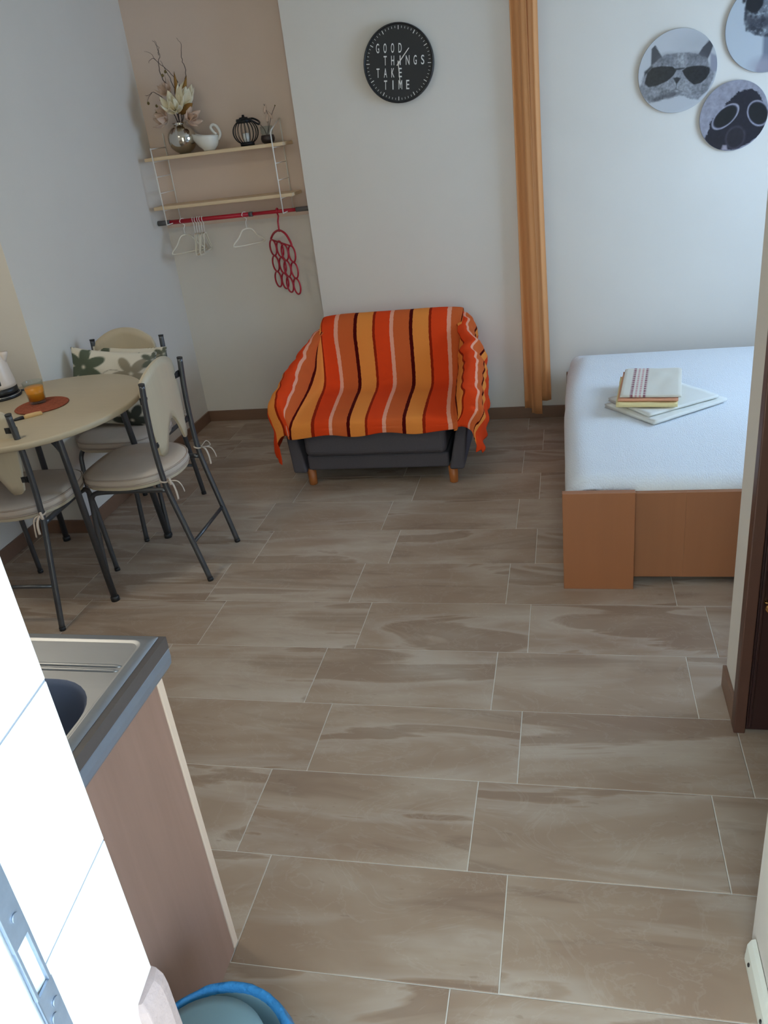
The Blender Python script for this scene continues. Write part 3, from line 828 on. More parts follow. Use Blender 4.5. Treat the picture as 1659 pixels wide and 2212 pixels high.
# mattress in its fitted sheet, then the bedcover over it
def rbox(x0, x1, y0, y1, z0, z1, r, n=6):
    loops = []
    def plan(ins, z):
        pts = []; a = max(r - ins, 0.01)
        for cx, cy, t0 in ((x1 - r, y1 - r, 0), (x0 + r, y1 - r, PI / 2), (x0 + r, y0 + r, PI), (x1 - r, y0 + r, 1.5 * PI)):
            for k in range(n + 1):
                t = t0 + PI / 2 * k / n; pts.append((cx + a * math.cos(t), cy + a * math.sin(t), z))
        return pts
    for k in range(n + 1):
        t = PI / 2 * k / n; loops.append(plan(r * (1 - math.sin(t)), z0 + r * (1 - math.cos(t))))
    for k in range(n + 1):
        t = PI / 2 * k / n; loops.append(plan(r * (1 - math.cos(t)), z1 - r * (1 - math.sin(t))))
    return loops
g = G(); g.loops(rbox(0.540, 2.045, 1.674, 3.37, 0.202, 0.392, 0.055)); P(g, 'mattress', 'sheet', bed)
nx, ny = 70, 90; rows = []
for j in range(ny + 1):
    y = 1.660 + (3.375 - 1.660) * j / ny; row = []
    for i in range(nx + 1):
        # arc across: down the left side, over the top
        s = i / nx; side = 0.20; top = 1.52; d = s * (side + top) - side
        front = max(0.0, 1 - (y - 1.660) / 0.05)
        back = max(0.0, (y - 3.24) / 0.135)
        zt = 0.410 - 0.030 * front ** 2 - 0.10 * back ** 2
        zt += 0.006 * noise.noise(Vector((d * 3, y * 2, 0)))
        bul = 0.012 * math.sin(PI * min(1, max(0, (y - 1.66) / 1.5))) + 0.006 * noise.noise(Vector((y * 5, 3, d * 4)))
        r = 0.07 + 0.05 * min(1, max(0, (y - 2.7) / 0.6))
        x0 = 0.528 - bul
        if d < -r * 0.57: x, z = x0, zt - r + (d + r * 0.57)
        elif d < r * 1.0:
            t = (d + r * 0.57) / (r * 1.57) * PI / 2; x, z = x0 + r * (1 - math.cos(t)), zt - r + r * math.sin(t)
        else: x, z = x0 + d, zt
        row.append((x, y, z))
    rows.append(row)
g = G(); g.grid(rows)
# cover hanging a little over the foot end, wavy hem
hem = []
for i in range(nx + 1):
    x, y, z = rows[0][i]
    drop = (0.020 + 0.016 * math.sin(x * 7.5 + 0.6) + 0.01 * noise.noise(Vector((x * 6, 0, 2)))) if i > 12 else 0.0
    hem.append((x, y - 0.004, z - max(0.0, drop)))
g.grid([hem, rows[0]])
P(g, 'bedcover', 'cover', bed, solid=0.008)

# towels on the bed
def towel(name, label, mat, c, w, d, z, t, rz, sag=0.0, fold='front', group='folded towels on the bed', edges=0.008):
    """folded towel: rounded fold at the front, layered at the back"""
    n = 16; m = 14; g = G(); loops = []
    for i in range(n + 1):
        x = -w / 2 + w * i / n; lp = []
        def pt(y, zz):
            q = noise.noise(Vector((x * 11 + c[0] * 9, y * 11, z * 40))) * 0.004
            return (x + 0.004 * noise.noise(Vector((y * 15, z * 30, 1))), y, zz + q * (0.3 + zz / max(t, 0.001)) * 0.6)
        k = 8
        for j in range(k + 1): lp.append(pt(d / 2 - d * j / k + (0 if j < k else t * 0.3), 0.0))
        for j in range(1, 6):
            a = -PI / 2 - PI * j / 6; lp.append(pt(-d / 2 + t * 0.3 + math.cos(a) * t / 2, t / 2 + math.sin(a) * t / 2 ))
        for j in range(k + 1): lp.append(pt(-d / 2 + t * 0.3 + (d - t * 0.3) * j / k, t))
        lp.append(pt(d / 2 - 0.004, t * 0.62)); lp.append(pt(d / 2 - 0.008, t * 0.5)); lp.append(pt(d / 2 - 0.004, t * 0.38))
        loops.append(lp)
    g.loops(loops)
    o = g.build(name, mat, loc=(c[0], c[1], z)); o.rotation_euler = (0, 0, rz)
    tag(o, label, 'towel', group); return o
ZB = 0.4185
towel('folded_towel', 'lower white folded towel set askew at the bottom of the towel pile on the bed', 'towel_w', (0.935, 2.42), 0.40, 0.30, ZB, 0.016, math.radians(38))
towel('folded_towel', 'upper white folded towel directly beneath the yellow towel', 'towel_w', (0.925, 2.435), 0.36, 0.27, ZB + 0.0185, 0.014, math.radians(34))
towel('folded_towel', 'pale yellow folded towel between the white towels and the peach towel', 'towel_y', (0.868, 2.47), 0.245, 0.36, ZB + 0.036, 0.020, math.radians(-6))
towel('folded_towel', 'thin peach folded towel under the cream striped one', 'towel_p', (0.876, 2.485), 0.240, 0.37, ZB + 0.059, 0.013, math.radians(-7))
# striped tea towel on top, printed
n = 60; q = np.linspace(-1, 1, n); uu, vv = np.meshgrid(q, q)
img = np.ones(uu.shape + (3,)) * np.array(s2l((214, 208, 196)))
for c0, hw, rgb in ((-0.62, 0.045, (140, 84, 96)), (-0.475, 0.034, (196, 146, 146)), (-0.345, 0.034, (196, 146, 146)), (-0.20, 0.045, (140, 84, 96))):
    brk = (np.sin(vv * 42) > -0.75)
    img = lay(img, smooth(np.abs(uu - c0) - hw, 0.01) * brk, rgb)
g = G(); W2, D2, T2 = 0.122, 0.190, 0.010
top = [[(x * W2, y * D2, T2 + 0.003 * noise.noise(Vector((x * 2, y * 2, 4))) - 0.006 * max(0, abs(x) - 0.9) * 10 * 0.6 - 0.006 * max(0, abs(y) - 0.94) * 10 * 0.6) for x in q] for y in q]
bot = [[(x * W2, y * D2, 0.0) for x in q] for y in q]
me = bpy.data.meshes.new('tea_towel'); N2 = n * n
vs = [p for r in top for p in r] + [p for r in bot for p in r]
fs = [(i * n + j, i * n + j + 1, (i + 1) * n + j + 1, (i + 1) * n + j) for i in range(n - 1) for j in range(n - 1)]
fs += [tuple(N2 + k for k in f[::-1]) for f in fs[:(n - 1) ** 2]]
edge = [j for j in range(n)] + [i * n + n - 1 for i in range(1, n)] + [(n - 1) * n + j for j in range(n - 2, -1, -1)] + [i * n for i in range(n - 2, 0, -1)]
fs += [(edge[k], N2 + edge[k], N2 + edge[(k + 1) % len(edge)], edge[(k + 1) % len(edge)]) for k in range(len(edge))]
me.from_pydata(vs, [], fs); me.polygons.foreach_set('use_smooth', [True] * len(fs)); me.update(); me.materials.append(M['print_cloth'])
o = bpy.data.objects.new('folded_towel', me); COL.objects.link(o)
c = np.concatenate([img.reshape(-1, 3), img.reshape(-1, 3)]); set_print(o, np.c_[c, np.ones(len(c))])
o.location = (0.886, 2.492, ZB + 0.0755); o.rotation_euler = (0, 0, math.radians(-7))
tag(o, 'cream tea towel with maroon stripes on top of the towel pile', 'towel', 'folded towels on the bed')

# ------------------------------------------------------------------ curtain
cu = thing('curtain', 'long apricot curtain hanging in folds on the white back wall', 'curtain', (0.355, 3.40, 0))
def curt(x0, x1, n_fold, amp, zb, ydep, ph):
    rows = []; nz, nxx = 40, 60
    for k in range(nz + 1):
        z = zb + (2.52 - zb) * k / nz; row = []
        for i in range(nxx + 1):
            s = i / nxx; sh = 0.010 * math.sin(z * 1.7 + ph) * s
            tw = ph + 0.35 * math.sin(z * 1.1)
            y = ydep + amp * math.sin(2 * PI * n_fold * s + tw) + amp * 0.35 * math.sin(4.3 * PI * n_fold * s + 1.3 * tw)
            x = x0 + (x1 - x0) * s + sh + 0.25 * amp * math.sin(4 * PI * n_fold * s + tw)
            row.append((x, y, z))
        rows.append(row)
    return rows
g = G(); g.grid(curt(0.284, 0.372, 0.75, 0.013, 0.075, 3.410, 0.4)); P(g, 'left_fold', 'curtain', cu, solid=0.002)
g = G(); g.grid(curt(0.322, 0.372, 0.5, 0.012, 0.055, 3.374, 1.2)); P(g, 'front_fold', 'curtain', cu, solid=0.002)
g = G(); g.grid(curt(0.358, 0.424, 0.9, 0.007, 0.125, 3.396, 1.6)); P(g, 'right_fold', 'curtain', cu, solid=0.002)
g = G(); g.box((0.10, 3.365, 2.52), (1.0, 3.425, 2.60)); tag(g.build('curtain_rail', 'curtain_rail', bevel=0.003), 'white curtain rail on the ceiling above the apricot curtain', 'rail')

# ------------------------------------------------------------------ clock
ck = thing('wall_clock', 'round black wall clock with white lettering on the white back wall', 'clock', (-0.266, YB, 1.890)); ck.rotation_euler = (0, math.radians(5.5), 0)
def yprism(prof, n=64, caps=True):
    """lathe about the -y axis: profile (r, depth from wall)"""
    g = G(); g.lathe(prof, (0, 0, 0), n, caps=caps)
    g.v = [(x, -z, y) for x, y, z in g.v]; return g
yprism([(0.170, 0.0), (0.176, 0.004), (0.176, 0.034), (0.172, 0.037), (0.168, 0.034), (0.168, 0.001)], caps=False).build('rim', 'black_plastic', ck)
yprism([(0.169, 0.001), (0.169, 0.028)]).build('dial', 'clock', ck)
g = G(); DY = -0.0292
for k in range(60):
    t = 2 * PI * k / 60; big = k % 5 == 0
    r0, r1, w = (0.146, 0.163, 0.0017) if big else (0.152, 0.161, 0.0009)
    d = Vector((math.sin(t), 0, math.cos(t))); p = Vector((math.cos(t), 0, -math.sin(t)))
    vs = []
    for y in (DY + 0.0006, DY):
        for a, b in ((r0, -w), (r1, -w), (r1, w), (r0, w)): vs.append(d * a + p * b + Vector((0, y, 0)))
    g.add(vs, [(0, 1, 2, 3), (7, 6, 5, 4), (0, 4, 5, 1), (1, 5, 6, 2), (2, 6, 7, 3), (3, 7, 4, 0)])
g.build('minute_marks', 'ink', ck)
cols = [-0.104, -0.0665, -0.029, 0.0085, 0.046, 0.0835, 0.121]
def letter(ch, x, z):
    cd = bpy.data.curves.new('letter', 'FONT'); cd.body = ch; cd.size = 0.0565; cd.align_x = 'CENTER'; cd.align_y = 'CENTER'; cd.extrude = 0.0003; cd.offset = 0.0004
    tmp = bpy.data.objects.new('letter', cd); COL.objects.link(tmp)
    dg = bpy.context.evaluated_depsgraph_get(); dg.update()
    me = bpy.data.meshes.new_from_object(tmp.evaluated_get(dg)); bpy.data.objects.remove(tmp)
    zsm = [v.co.y for v in me.vertices]; xs = [v.co.x for v in me.vertices]
    zc = (max(zsm) + min(zsm)) / 2; xc = (max(xs) + min(xs)) / 2; hgt = max(zsm) - min(zsm); wid = max(xs) - min(xs)
    tw = 0.0048 if ch == 'I' else (0.0185 if ch in 'MN' else 0.0155)
    kx, kz = tw / wid, 0.041 / hgt
    for v in me.vertices: v.co = ((v.co.x - xc) * kx, DY - 0.0004 + v.co.z, (v.co.y - zc) * kz)
    me.materials.clear(); me.materials.append(M['ink'])
    o = bpy.data.objects.new('letter', me); COL.objects.link(o); o.parent = ck; o.location = (x, 0, z)
for word, c0, z in (('GOOD', 0, 0.067), ('THINGS', 1, 0.0135), ('TAKE', 0, -0.040), ('TIME', 1, -0.0935)):
    for i, ch in enumerate(word): letter(ch, cols[c0 + i], z)
def hand(tip, w, y, name):
    g = G(); d = Vector((tip[0], 0, tip[1])); L2 = d.length; d.normalize(); p = Vector((d.z, 0, -d.x)); vs = []
    for yy in (y, y - 0.0012):
        for a, b in ((-0.012, -w), (L2, -w * 0.7), (L2, w * 0.7), (-0.012, w)): vs.append(d * a + p * b + Vector((0, yy, 0)))
    g.add(vs, [(0, 1, 2, 3), (7, 6, 5, 4), (0, 4, 5, 1), (1, 5, 6, 2), (2, 6, 7, 3), (3, 7, 4, 0)]); g.build(name, 'hand', ck)
hand((0.053, 0.066), 0.0024, DY - 0.003, 'hour_hand'); hand((0.010, -0.108), 0.0020, DY - 0.005, 'minute_hand')
yprism([(0.004, 0.0292), (0.004, 0.036), (0.0, 0.0365)], 16).build('hub', 'hand', ck)

# ------------------------------------------------------------------ round animal prints
def disc_picture(label, cx, cz, r, paint, seed):
    o = thing('round_picture', label, 'picture', (cx, YB, cz), 0, 'round animal pictures on the back wall'); o.rotation_euler = (0, math.radians(5.5), 0)
    yprism([(r - 0.002, 0.0), (r, 0.003), (r, 0.014), (r - 0.001, 0.0152)], 72).build('board', 'disc', o)
    nr_, na = 64, 200; vs = [(0, -0.0160, 0)]; uv = [(0.0, 0.0)]; fs = []
    for i in range(1, nr_ + 1):
        rr = r * 0.994 * i / nr_
        for k in range(na):
            t = 2 * PI * k / na; vs.append((rr * math.cos(t), -0.0160, rr * math.sin(t))); uv.append((i / nr_ * math.cos(t), i / nr_ * math.sin(t)))
    for k in range(na): fs.append((0, 1 + k, 1 + (k + 1) % na))
    for i in range(nr_ - 1):
        for k in range(na):
            a = 1 + i * na; fs.append((a + k, a + na + k, a + na + (k + 1) % na, a + (k + 1) % na))
    me = bpy.data.meshes.new('print'); me.from_pydata(vs, [], fs); me.update(); me.materials.append(M['print'])
    p = bpy.data.objects.new('print', me); COL.objects.link(p); p.parent = o
    uv = np.array(uv); img = paint(uv[:, 0], uv[:, 1])
    set_print(p, np.c_[np.clip(img, 0, 1), np.ones(len(img))])
    return o
def px(cx, cy, rx, ry):
    return lambda *pts: [((x - cx) / rx, -(y - cy) / ry) for x, y in pts]
GREY = lambda k, b=6: (k, k + 1, k + b)
def paint_cat(u, v):
    c = px(697, 745, 412, 450)
    def poly(pts, rgb, w=0.012, n=None, a=1.0):
        nonlocal img
        d = seg_poly(u, v, c(*pts))
        if n is not None: d = d + n
        img = lay(img, smooth(d, w) * a, rgb)
    f = fbm(u, v, 7, 1.3); f2 = fbm(u, v, 16, 8.1)
    img = np.ones(u.shape + (3,)) * np.array(s2l(GREY(182)))
    img = lay(img, smooth(seg_ell(u, v, 0.45, 0.62, 0.45, 0.25), 0.2) * 0.5, GREY(150))
    poly([(1020, 560), (1120, 600), (1130, 760), (1040, 770)], GREY(134, 14), 0.03)
    poly([(395, 500), (430, 462), (525, 600), (510, 640), (410, 690)], GREY(66, 8), 0.012)
    poly([(880, 600), (930, 500), (1000, 412), (1042, 460), (1020, 560), (990, 650)], GREY(66, 8), 0.012)
    head = [(405, 680), (480, 620), (540, 568), (620, 560), (700, 548), (800, 550), (880, 570), (990, 620), (1050, 740), (1095, 780), (1080, 880), (1040, 960), (960, 1050), (880, 1060), (800, 1010), (700, 1030), (600, 1050), (430, 1085), (350, 1010), (305, 920), (335, 800)]
    poly(head, GREY(124, 8), 0.02, f * 0.02)
    img = lay(img, smooth(seg_ell(u, v, -0.26, 0.30, 0.22, 0.12), 0.08) * 0.7, GREY(92, 8)); img = lay(img, smooth(seg_ell(u, v, 0.40, 0.30, 0.22, 0.11), 0.08) * 0.7, GREY(92, 8))
    img = lay(img, smooth(seg_ell(u, v, 0.05, 0.28, 0.12, 0.16), 0.1) * 0.7, GREY(160))
    img = lay(img, smooth(seg_ell(u, v, 0.0, -0.42, 0.42, 0.20), 0.12) * 0.5, GREY(150))
    poly([(500, 1010), (620, 960), (760, 970), (700, 1030), (560, 1050), (430, 1080)], GREY(74, 8), 0.05, f * 0.05, 0.8)
    poly([(420, 1095), (600, 1050), (700, 1030), (800, 1010), (900, 1065), (930, 1090), (700, 1200), (500, 1160)], GREY(178), 0.03)
    poly([(345, 740), (420, 680), (430, 690), (350, 790)], GREY(60), 0.02)
    poly([(378, 755), (425, 700), (520, 685), (640, 693), (688, 735), (660, 790), (600, 850), (500, 895), (410, 912), (362, 870)], GREY(30), 0.012)
    poly([(745, 740), (790, 705), (860, 690), (960, 690), (1035, 712), (1040, 770), (1010, 830), (960, 878), (890, 893), (830, 850), (775, 790)], GREY(30), 0.012)
    poly([(660, 715), (770, 705), (770, 722), (670, 735)], GREY(46), 0.015)
    poly([(662, 818), (700, 806), (747, 818), (722, 860), (706, 888), (690, 862)], GREY(40), 0.014)
    poly([(702, 880), (712, 880), (712, 930), (760, 960), (700, 942), (650, 962), (700, 930)], GREY(80), 0.014)
    ins = (seg_poly(u, v, c(*head)) < 0)[:, None]
    return img * (1 + (0.42 * f2[:, None] + 0.30 * f[:, None]) * ins)
def paint_dog(u, v):
    c = px(1292, 1232, 355, 368); f = fbm(u, v, 8, 4.4); f2 = fbm(u, v, 20, 2.2)
    img = np.ones(u.shape + (3,)) * np.array(s2l((140, 138, 150)))
    head = [(1185, 1110), (1240, 1050), (1300, 985), (1370, 968), (1425, 955), (1500, 985), (1560, 1070), (1610, 1160), (1648, 1230), (1640, 1330), (1600, 1430), (1500, 1520), (1400, 1570), (1280, 1600), (1150, 1590), (1060, 1530), (1010, 1480), (1055, 1370), (1045, 1310), (1090, 1240), (1180, 1160)]
    img = lay(img, smooth(seg_poly(u, v, c(*head)) + f2 * 0.03, 0.012), (28, 26, 38))
    img = lay(img, smooth(seg_ell(u, v, 0.15, -0.62, 0.30, 0.34), 0.03), (58, 52, 64)); img = lay(img, smooth(seg_ell(u, v, 0.15, -0.62, 0.25, 0.29), 0.02), (34, 31, 40))
    def lens(cx, cy, a, b, rot):
        nonlocal img
        (x, y), = c((cx, cy))
        d = seg_ell(u, v, x, y, a, b, rot)
        img = lay(img, smooth(d - 0.045, 0.012), (150, 148, 162)); img = lay(img, smooth(d - 0.018, 0.012), (70, 68, 84)); img = lay(img, smooth(d, 0.012), (18, 19, 24))
    lens(1205, 1238, 0.38, 0.22, math.radians(44)); lens(1545, 1208, 0.34, 0.25, math.radians(-52))
    img = lay(img, smooth(seg_poly(u, v, c((1215, 1590), (1225, 1540), (1265, 1540), (1285, 1595))), 0.02), (150, 140, 150))
    return img * (1 + 0.25 * f[:, None])
def paint_third(u, v):
    c = px(1640, 343, 435, 422); f = fbm(u, v, 6, 9.1); f2 = fbm(u, v, 15, 5.0)
    img = np.ones(u.shape + (3,)) * np.array(s2l((176, 182, 190)))
    img = lay(img, smooth(seg_poly(u, v, c((1590, 440), (1700, 440), (1800, 780), (1560, 790), (1610, 600))), 0.04), (112, 118, 132))
    img = lay(img, smooth(seg_ell(u, v, 0.0, -0.86, 0.30, 0.18), 0.1) * 0.8, (150, 146, 158))
    head = [(1360, 40), (1420, -60), (1540, -90), (1750, -80), (1900, 0), (1900, 150), (1850, 330), (1780, 440), (1620, 450), (1500, 430), (1410, 395), (1380, 330), (1365, 200)]
    img = lay(img, smooth(seg_poly(u, v, c(*head)) + f * 0.03, 0.015), (104, 108, 118))
    ins = smooth(seg_poly(u, v, c(*head)), 0.02)
    img = lay(img, ins * np.clip(f2 * 2.0, 0, 1) * 0.8, (150, 160, 166)); img = lay(img, ins * np.clip(-f * 2.6, 0, 1) * 0.9, (44, 46, 56))
    img = lay(img, smooth(seg_poly(u, v, c((1390, 260), (1480, 280), (1640, 270), (1700, 330), (1560, 370), (1420, 380))), 0.04) * 0.8, (44, 46, 58))
    for x in (1450, 1720):
        (a, b), = c((x, 150)); img = lay(img, smooth(seg_ell(u, v, a, b, 0.20, 0.20), 0.015), (28, 29, 36))
    img = lay(img, smooth(seg_poly(u, v, c((1360, 60), (1370, 0), (1500, -10), (1480, 20))), 0.015), (26, 27, 32))
    img = lay(img, smooth(seg_poly(u, v, c((1370, 70), (1480, 5), (1490, 16), (1380, 84))), 0.01), (190, 192, 196))
    img = lay(img, smooth(seg_ell(u, v, *c((1345, 125))[0], 0.04, 0.06), 0.015), (40, 40, 46))
    return img
disc_picture('round grey picture of a cat in dark sunglasses, left of the two others', 1.050, 1.697, 0.176, paint_cat, 1)
disc_picture('small round picture of a black dog in goggles, lowest of the three', 1.312, 1.478, 0.152, paint_dog, 2)
disc_picture('round picture of a mottled dog in glasses, cut by the top right corner', 1.442, 1.836, 0.190, paint_third, 3)

# ------------------------------------------------------------------ wall shelf in the alcove
sh = thing('wall_shelf', 'two-board pale wooden wall shelf on white wire sides against the pink wall', 'shelf', (-1.33, YA, 1.25))
for x in (-1.681, -0.983):
    g = G(); r = 0.0035
    g.tube([(x, 3.443, 1.25), (x, 3.443, 1.652)], r, 8); g.tube([(x, 3.634, 1.25), (x, 3.634, 1.72)], r, 8)
    if x > -1.2: g.tube([(x, 3.443, 1.652), (x, 3.46, 1.668), (x, 3.634, 1.72)], r, 8)
    else: g.tube([(x, 3.443, 1.648), (x, 3.634, 1.648)], 0.0026, 8)
    for z in (1.252, 1.328, 1.420, 1.505, 1.583): g.tube([(x, 3.443, z), (x, 3.634, z)], 0.0026, 8)
    P(g, 'wire_side', 'white_wire', sh)
for z, x0, x1 in ((1.587, -1.735, -0.928), (1.332, -1.745, -0.918)):
    P(G().box((x0, 3.450, z), (x1, 3.632, z + 0.018)), 'shelf_board', 'shelf', sh, bevel=0.002)
SZ = 1.6052
# tension rod
rd = thing('tension_rod', 'red tension rod with grey rubber ends spanning the alcove under the shelf', 'rod', (-1.31, 3.53, 1.2565))
g = G(); g.tube([(-1.70, 3.53, 1.2565), (-1.205, 3.53, 1.2565)], 0.0120, 18); P(g, 'outer_tube', 'red', rd)
g = G(); g.tube([(-1.20, 3.53, 1.2565), (-0.93, 3.53, 1.2565)], 0.0098, 18); P(g, 'inner_tube', 'red', rd)
g = G(); g.tube([(-1.214, 3.53, 1.2565), (-1.192, 3.53, 1.2565)], 0.0132, 18); P(g, 'collar', 'grey_cap', rd)
for a, b, r in ((-1.776, -1.70, 0.0142), (-0.935, -0.8455, 0.0128)):
    g = G(); g.tube([(a, 3.53, 1.2565), (b, 3.53, 1.2565)], r, 18); P(g, 'end_cap', 'grey_cap', rd)

def hook(g, rz=1.2565, rr=0.0155, drop=0.075, r=0.0024):
    pts = [(0, rr * math.cos(t) * -1, rz + rr * math.sin(t)) for t in [PI * 1.15 - PI * 1.2 * k / 10 for k in range(11)]]
    pts = [(0, y, z) for _, y, z in pts]
    pts += [(0, rr * 0.6, rz - 0.022), (0, 0.0, rz - 0.04), (0, 0.0, rz - drop)]
    g.tube(spline(pts, 2), r, 7)
def white_hanger(label, x, ang, w=0.30, tilt=0.0, hh=0.085):
    o = thing('coat_hanger', label, 'hanger', (x, 3.53, 0), ang, 'white hangers on the red rod')
    g = G(); hook(g); g.build('hook', 'white_wire', o)
    g = G(); z0 = 1.2565 - 0.075; a = w / 2
    body = [(0, 0, z0), (0, 0.03, z0 - 0.006), (0, a * 0.6, z0 - hh * 0.55), (0, a - 0.012, z0 - hh + 0.012), (0, a, z0 - hh), (0, a - 0.01, z0 - hh - 0.010),
            (0, 0, z0 - hh - 0.012), (0, -a + 0.01, z0 - hh - 0.010), (0, -a, z0 - hh), (0, -a + 0.012, z0 - hh + 0.012), (0, -a * 0.6, z0 - hh * 0.55), (0, -0.03, z0 - 0.006), (0, 0, z0)]
    g.tube(spline([(tilt * (p[1]), p[1], p[2]) for p in body], 4), 0.0030, 7, flat=1.5)
    g.build('hanger_arms', 'ivory', o); return o
white_hanger('white coat hanger at the left end of the red rod, turned towards us', -1.625, math.radians(-42), 0.20, hh=0.085)
for i, (x, a) in enumerate(((-1.560, 14), (-1.545, 6), (-1.530, 12), (-1.515, 2), (-1.500, 10))):
    white_hanger('white coat hanger, %s of the five bunched together on the red rod' % ('leftmost', 'second from left', 'middle one', 'second from right', 'rightmost')[i], x, math.radians(a), 0.19 + 0.006 * (i % 3), hh=0.085 + 0.012 * (i % 2))
white_hanger('single white coat hanger beside the grey collar near the middle of the red rod', -1.243, math.radians(-42), 0.20, hh=0.075)
# red ring hanger
rh = thing('ring_hanger', 'red plastic scarf hanger with three rows of rings at the right end of the rod', 'hanger', (-1.045, 3.51, 0))
e = Vector((0.71, -0.704, 0))
g = G(); pts = [(-1.045 + 0.0, 3.53 - 0.0155 * math.cos(t), 1.2565 + 0.0155 * math.sin(t)) for t in [PI * 1.1 - PI * 1.1 * k / 10 for k in range(11)]]
pts += [(-1.045, 3.535, 1.232), (-1.045, 3.512, 1.205), (-1.045, 3.51, 1.150)]
g.tube(spline(pts, 2), 0.0050, 8); P(g, 'hook', 'redp', rh)
c0 = Vector((-1.045, 3.51, 0))
g = G(); arc = [c0 + e * d + Vector((0, 0, z)) for d, z in ((-0.122, 1.102), (-0.118, 1.112), (-0.07, 1.142), (0, 1.158), (0.07, 1.142), (0.118, 1.098), (0.122, 1.078))]
g.tube(spline(arc, 5), 0.0062, 8); g.tube([arc[0], arc[-1]], 0.0045, 8); P(g, 'hanger_arch', 'redp', rh)
for r_, z in enumerate((1.047, 0.957, 0.868)):
    for k in range(4):
        cc = c0 + e * (-0.105 + 0.070 * k + 0.0) + Vector((0.0, 0, z + (0.003 if k % 2 else 0) + 0.012 - 0.009 * k))
        off = Vector((0.704, 0.71, 0)) * (0.004 if k % 2 else -0.004)
        g = G(); g.tube([cc + off + e * (0.040 * math.cos(t)) + Vector((0, 0, 0.044 * math.sin(t))) for t in [2 * PI * j / 28 for j in range(28)]], 0.0048, 8, closed=True)
        P(g, 'ring', 'redp', rh)

# ------------------------------------------------------------------ ornaments on the shelf
vs_ = thing('round_vase', 'round silvered glass vase at the left end of the upper shelf', 'vase', (-1.527, 3.542, SZ))
pr = [(0.030, 0.0)] + [(0.079 * math.cos(t), 0.075 + 0.076 * math.sin(t)) for t in [-1.15 + 2.25 * k / 16 for k in range(17)]] + [(0.036, 0.148), (0.040, 0.156), (0.037, 0.157), (0.030, 0.146), (0.02, 0.10), (0.0, 0.098)]
g = G(); g.lathe(pr, (0, 0, 0), 40, caps=False); g.build('bowl', 'mirror', vs_)
fl = thing('flower_arrangement', 'dried arrangement of cream magnolias and curly twigs in the silver vase', 'flowers', (-1.527, 3.542, SZ + 0.10))
def petal(g, base, d, up, ln, w, cup):
    d = d.normalized(); s = d.cross(up).normalized(); nrm = s.cross(d); rows = []
    for i in range(7):
        t = i / 6; ww = w * math.sin(PI * min(1, t * 0.86 + 0.14)) ** 0.8 * (1 if t < 0.95 else 0.3)
        c = base + d * ln * t + nrm * cup * (t * t) * ln
        rows.append([tuple(c + s * ww * q + nrm * (abs(q) ** 2) * ww * 0.5) for q in (-1, -0.5, 0, 0.5, 1)])
    g.grid(rows)
def flower(c, axis, size, n, name, m, opening=0.75):
    axis = Vector(axis).normalized(); a = axis.cross(Vector((0.3, 0.5, 0.9))).normalized(); b = axis.cross(a)
    for ringi, (kk, op, sc) in enumerate(((n, opening, 1.0), (max(3, n - 2), opening * 0.45, 0.85))):
        for i in range(kk):
            t = 2 * PI * i / kk + 0.5 * ringi; rad = a * math.cos(t) + b * math.sin(t)
            g = G(); petal(g, Vector(c), axis * math.cos(op) + rad * math.sin(op), rad, size * sc, size * 0.26 * sc, -0.25)
            g.build(name, m, fl, solid=0.0012)
flower((0.012, -0.045, 0.115), (0.15, -0.7, 0.75), 0.10, 7, 'petal', 'petal', 0.95)
flower((0.045, -0.01, 0.135), (0.5, -0.2, 0.9), 0.115, 6, 'petal', 'petal', 0.6)
flower((-0.055, -0.03, 0.075), (-0.7, -0.5, 0.35), 0.085, 7, 'petal', 'petal2', 1.0)
flower((0.075, -0.03, 0.065), (0.8, -0.4, 0.2), 0.075, 6, 'petal', 'petal2', 1.0)
flower((-0.03, 0.0, 0.20), (-0.3, -0.4, 0.8), 0.07, 6, 'petal', 'petal2', 0.9)
for d, ln, w in (((0.42, -0.1, 0.95), 0.19, 0.016), ((-0.5, -0.4, 0.45), 0.12, 0.02), ((0.7, -0.4, 0.25), 0.12, 0.02), ((0.05, -0.1, 1), 0.20, 0.014)):
    g = G(); petal(g, Vector((0.02, -0.01, 0.10)) , Vector(d), Vector((0.2, 1, 0.1)), ln, w, 0.1); g.build('leaf', 'dryleaf', fl, solid=0.0012)
rnd = random.Random(11)
def twig(pts, r0):
    q = spline(pts, 5); n = len(q)
    q = [p + Vector((rnd.uniform(-1, 1), rnd.uniform(-1, 1), 0)) * 0.0035 for p in q]
    g = G(); g.tube(q, [r0 * (1 - 0.75 * i / n) for i in range(n)], 6); g.build('twig', 'twig', fl)
twig([(0.0, 0.0, 0.05), (-0.005, 0.0, 0.18), (-0.04, 0.0, 0.27), (-0.055, 0.01, 0.34), (-0.038, 0.01, 0.40), (-0.058, 0.01, 0.455)], 0.0034)
twig([(-0.045, 0.005, 0.385), (-0.035, 0.01, 0.42), (-0.045, 0.0, 0.455)], 0.0018)
twig([(0.005, 0.0, 0.05), (0.012, 0.0, 0.20), (-0.01, 0.01, 0.29), (-0.042, 0.01, 0.36)], 0.0030)
twig([(0.01, 0.0, 0.05), (0.045, 0.0, 0.18), (0.03, 0.01, 0.26), (-0.03, 0.01, 0.33), (-0.075, 0.0, 0.375), (-0.105, 0.0, 0.355)], 0.0030)
twig([(0.02, 0.0, 0.05), (0.07, 0.0, 0.22), (0.095, 0.0, 0.30), (0.085, 0.0, 0.36), (0.10, 0.0, 0.41), (0.083, 0.0, 0.45)], 0.0028)
twig([(-0.05, 0.01, 0.345), (-0.09, 0.01, 0.40), (-0.115, 0.0, 0.412)], 0.0014)
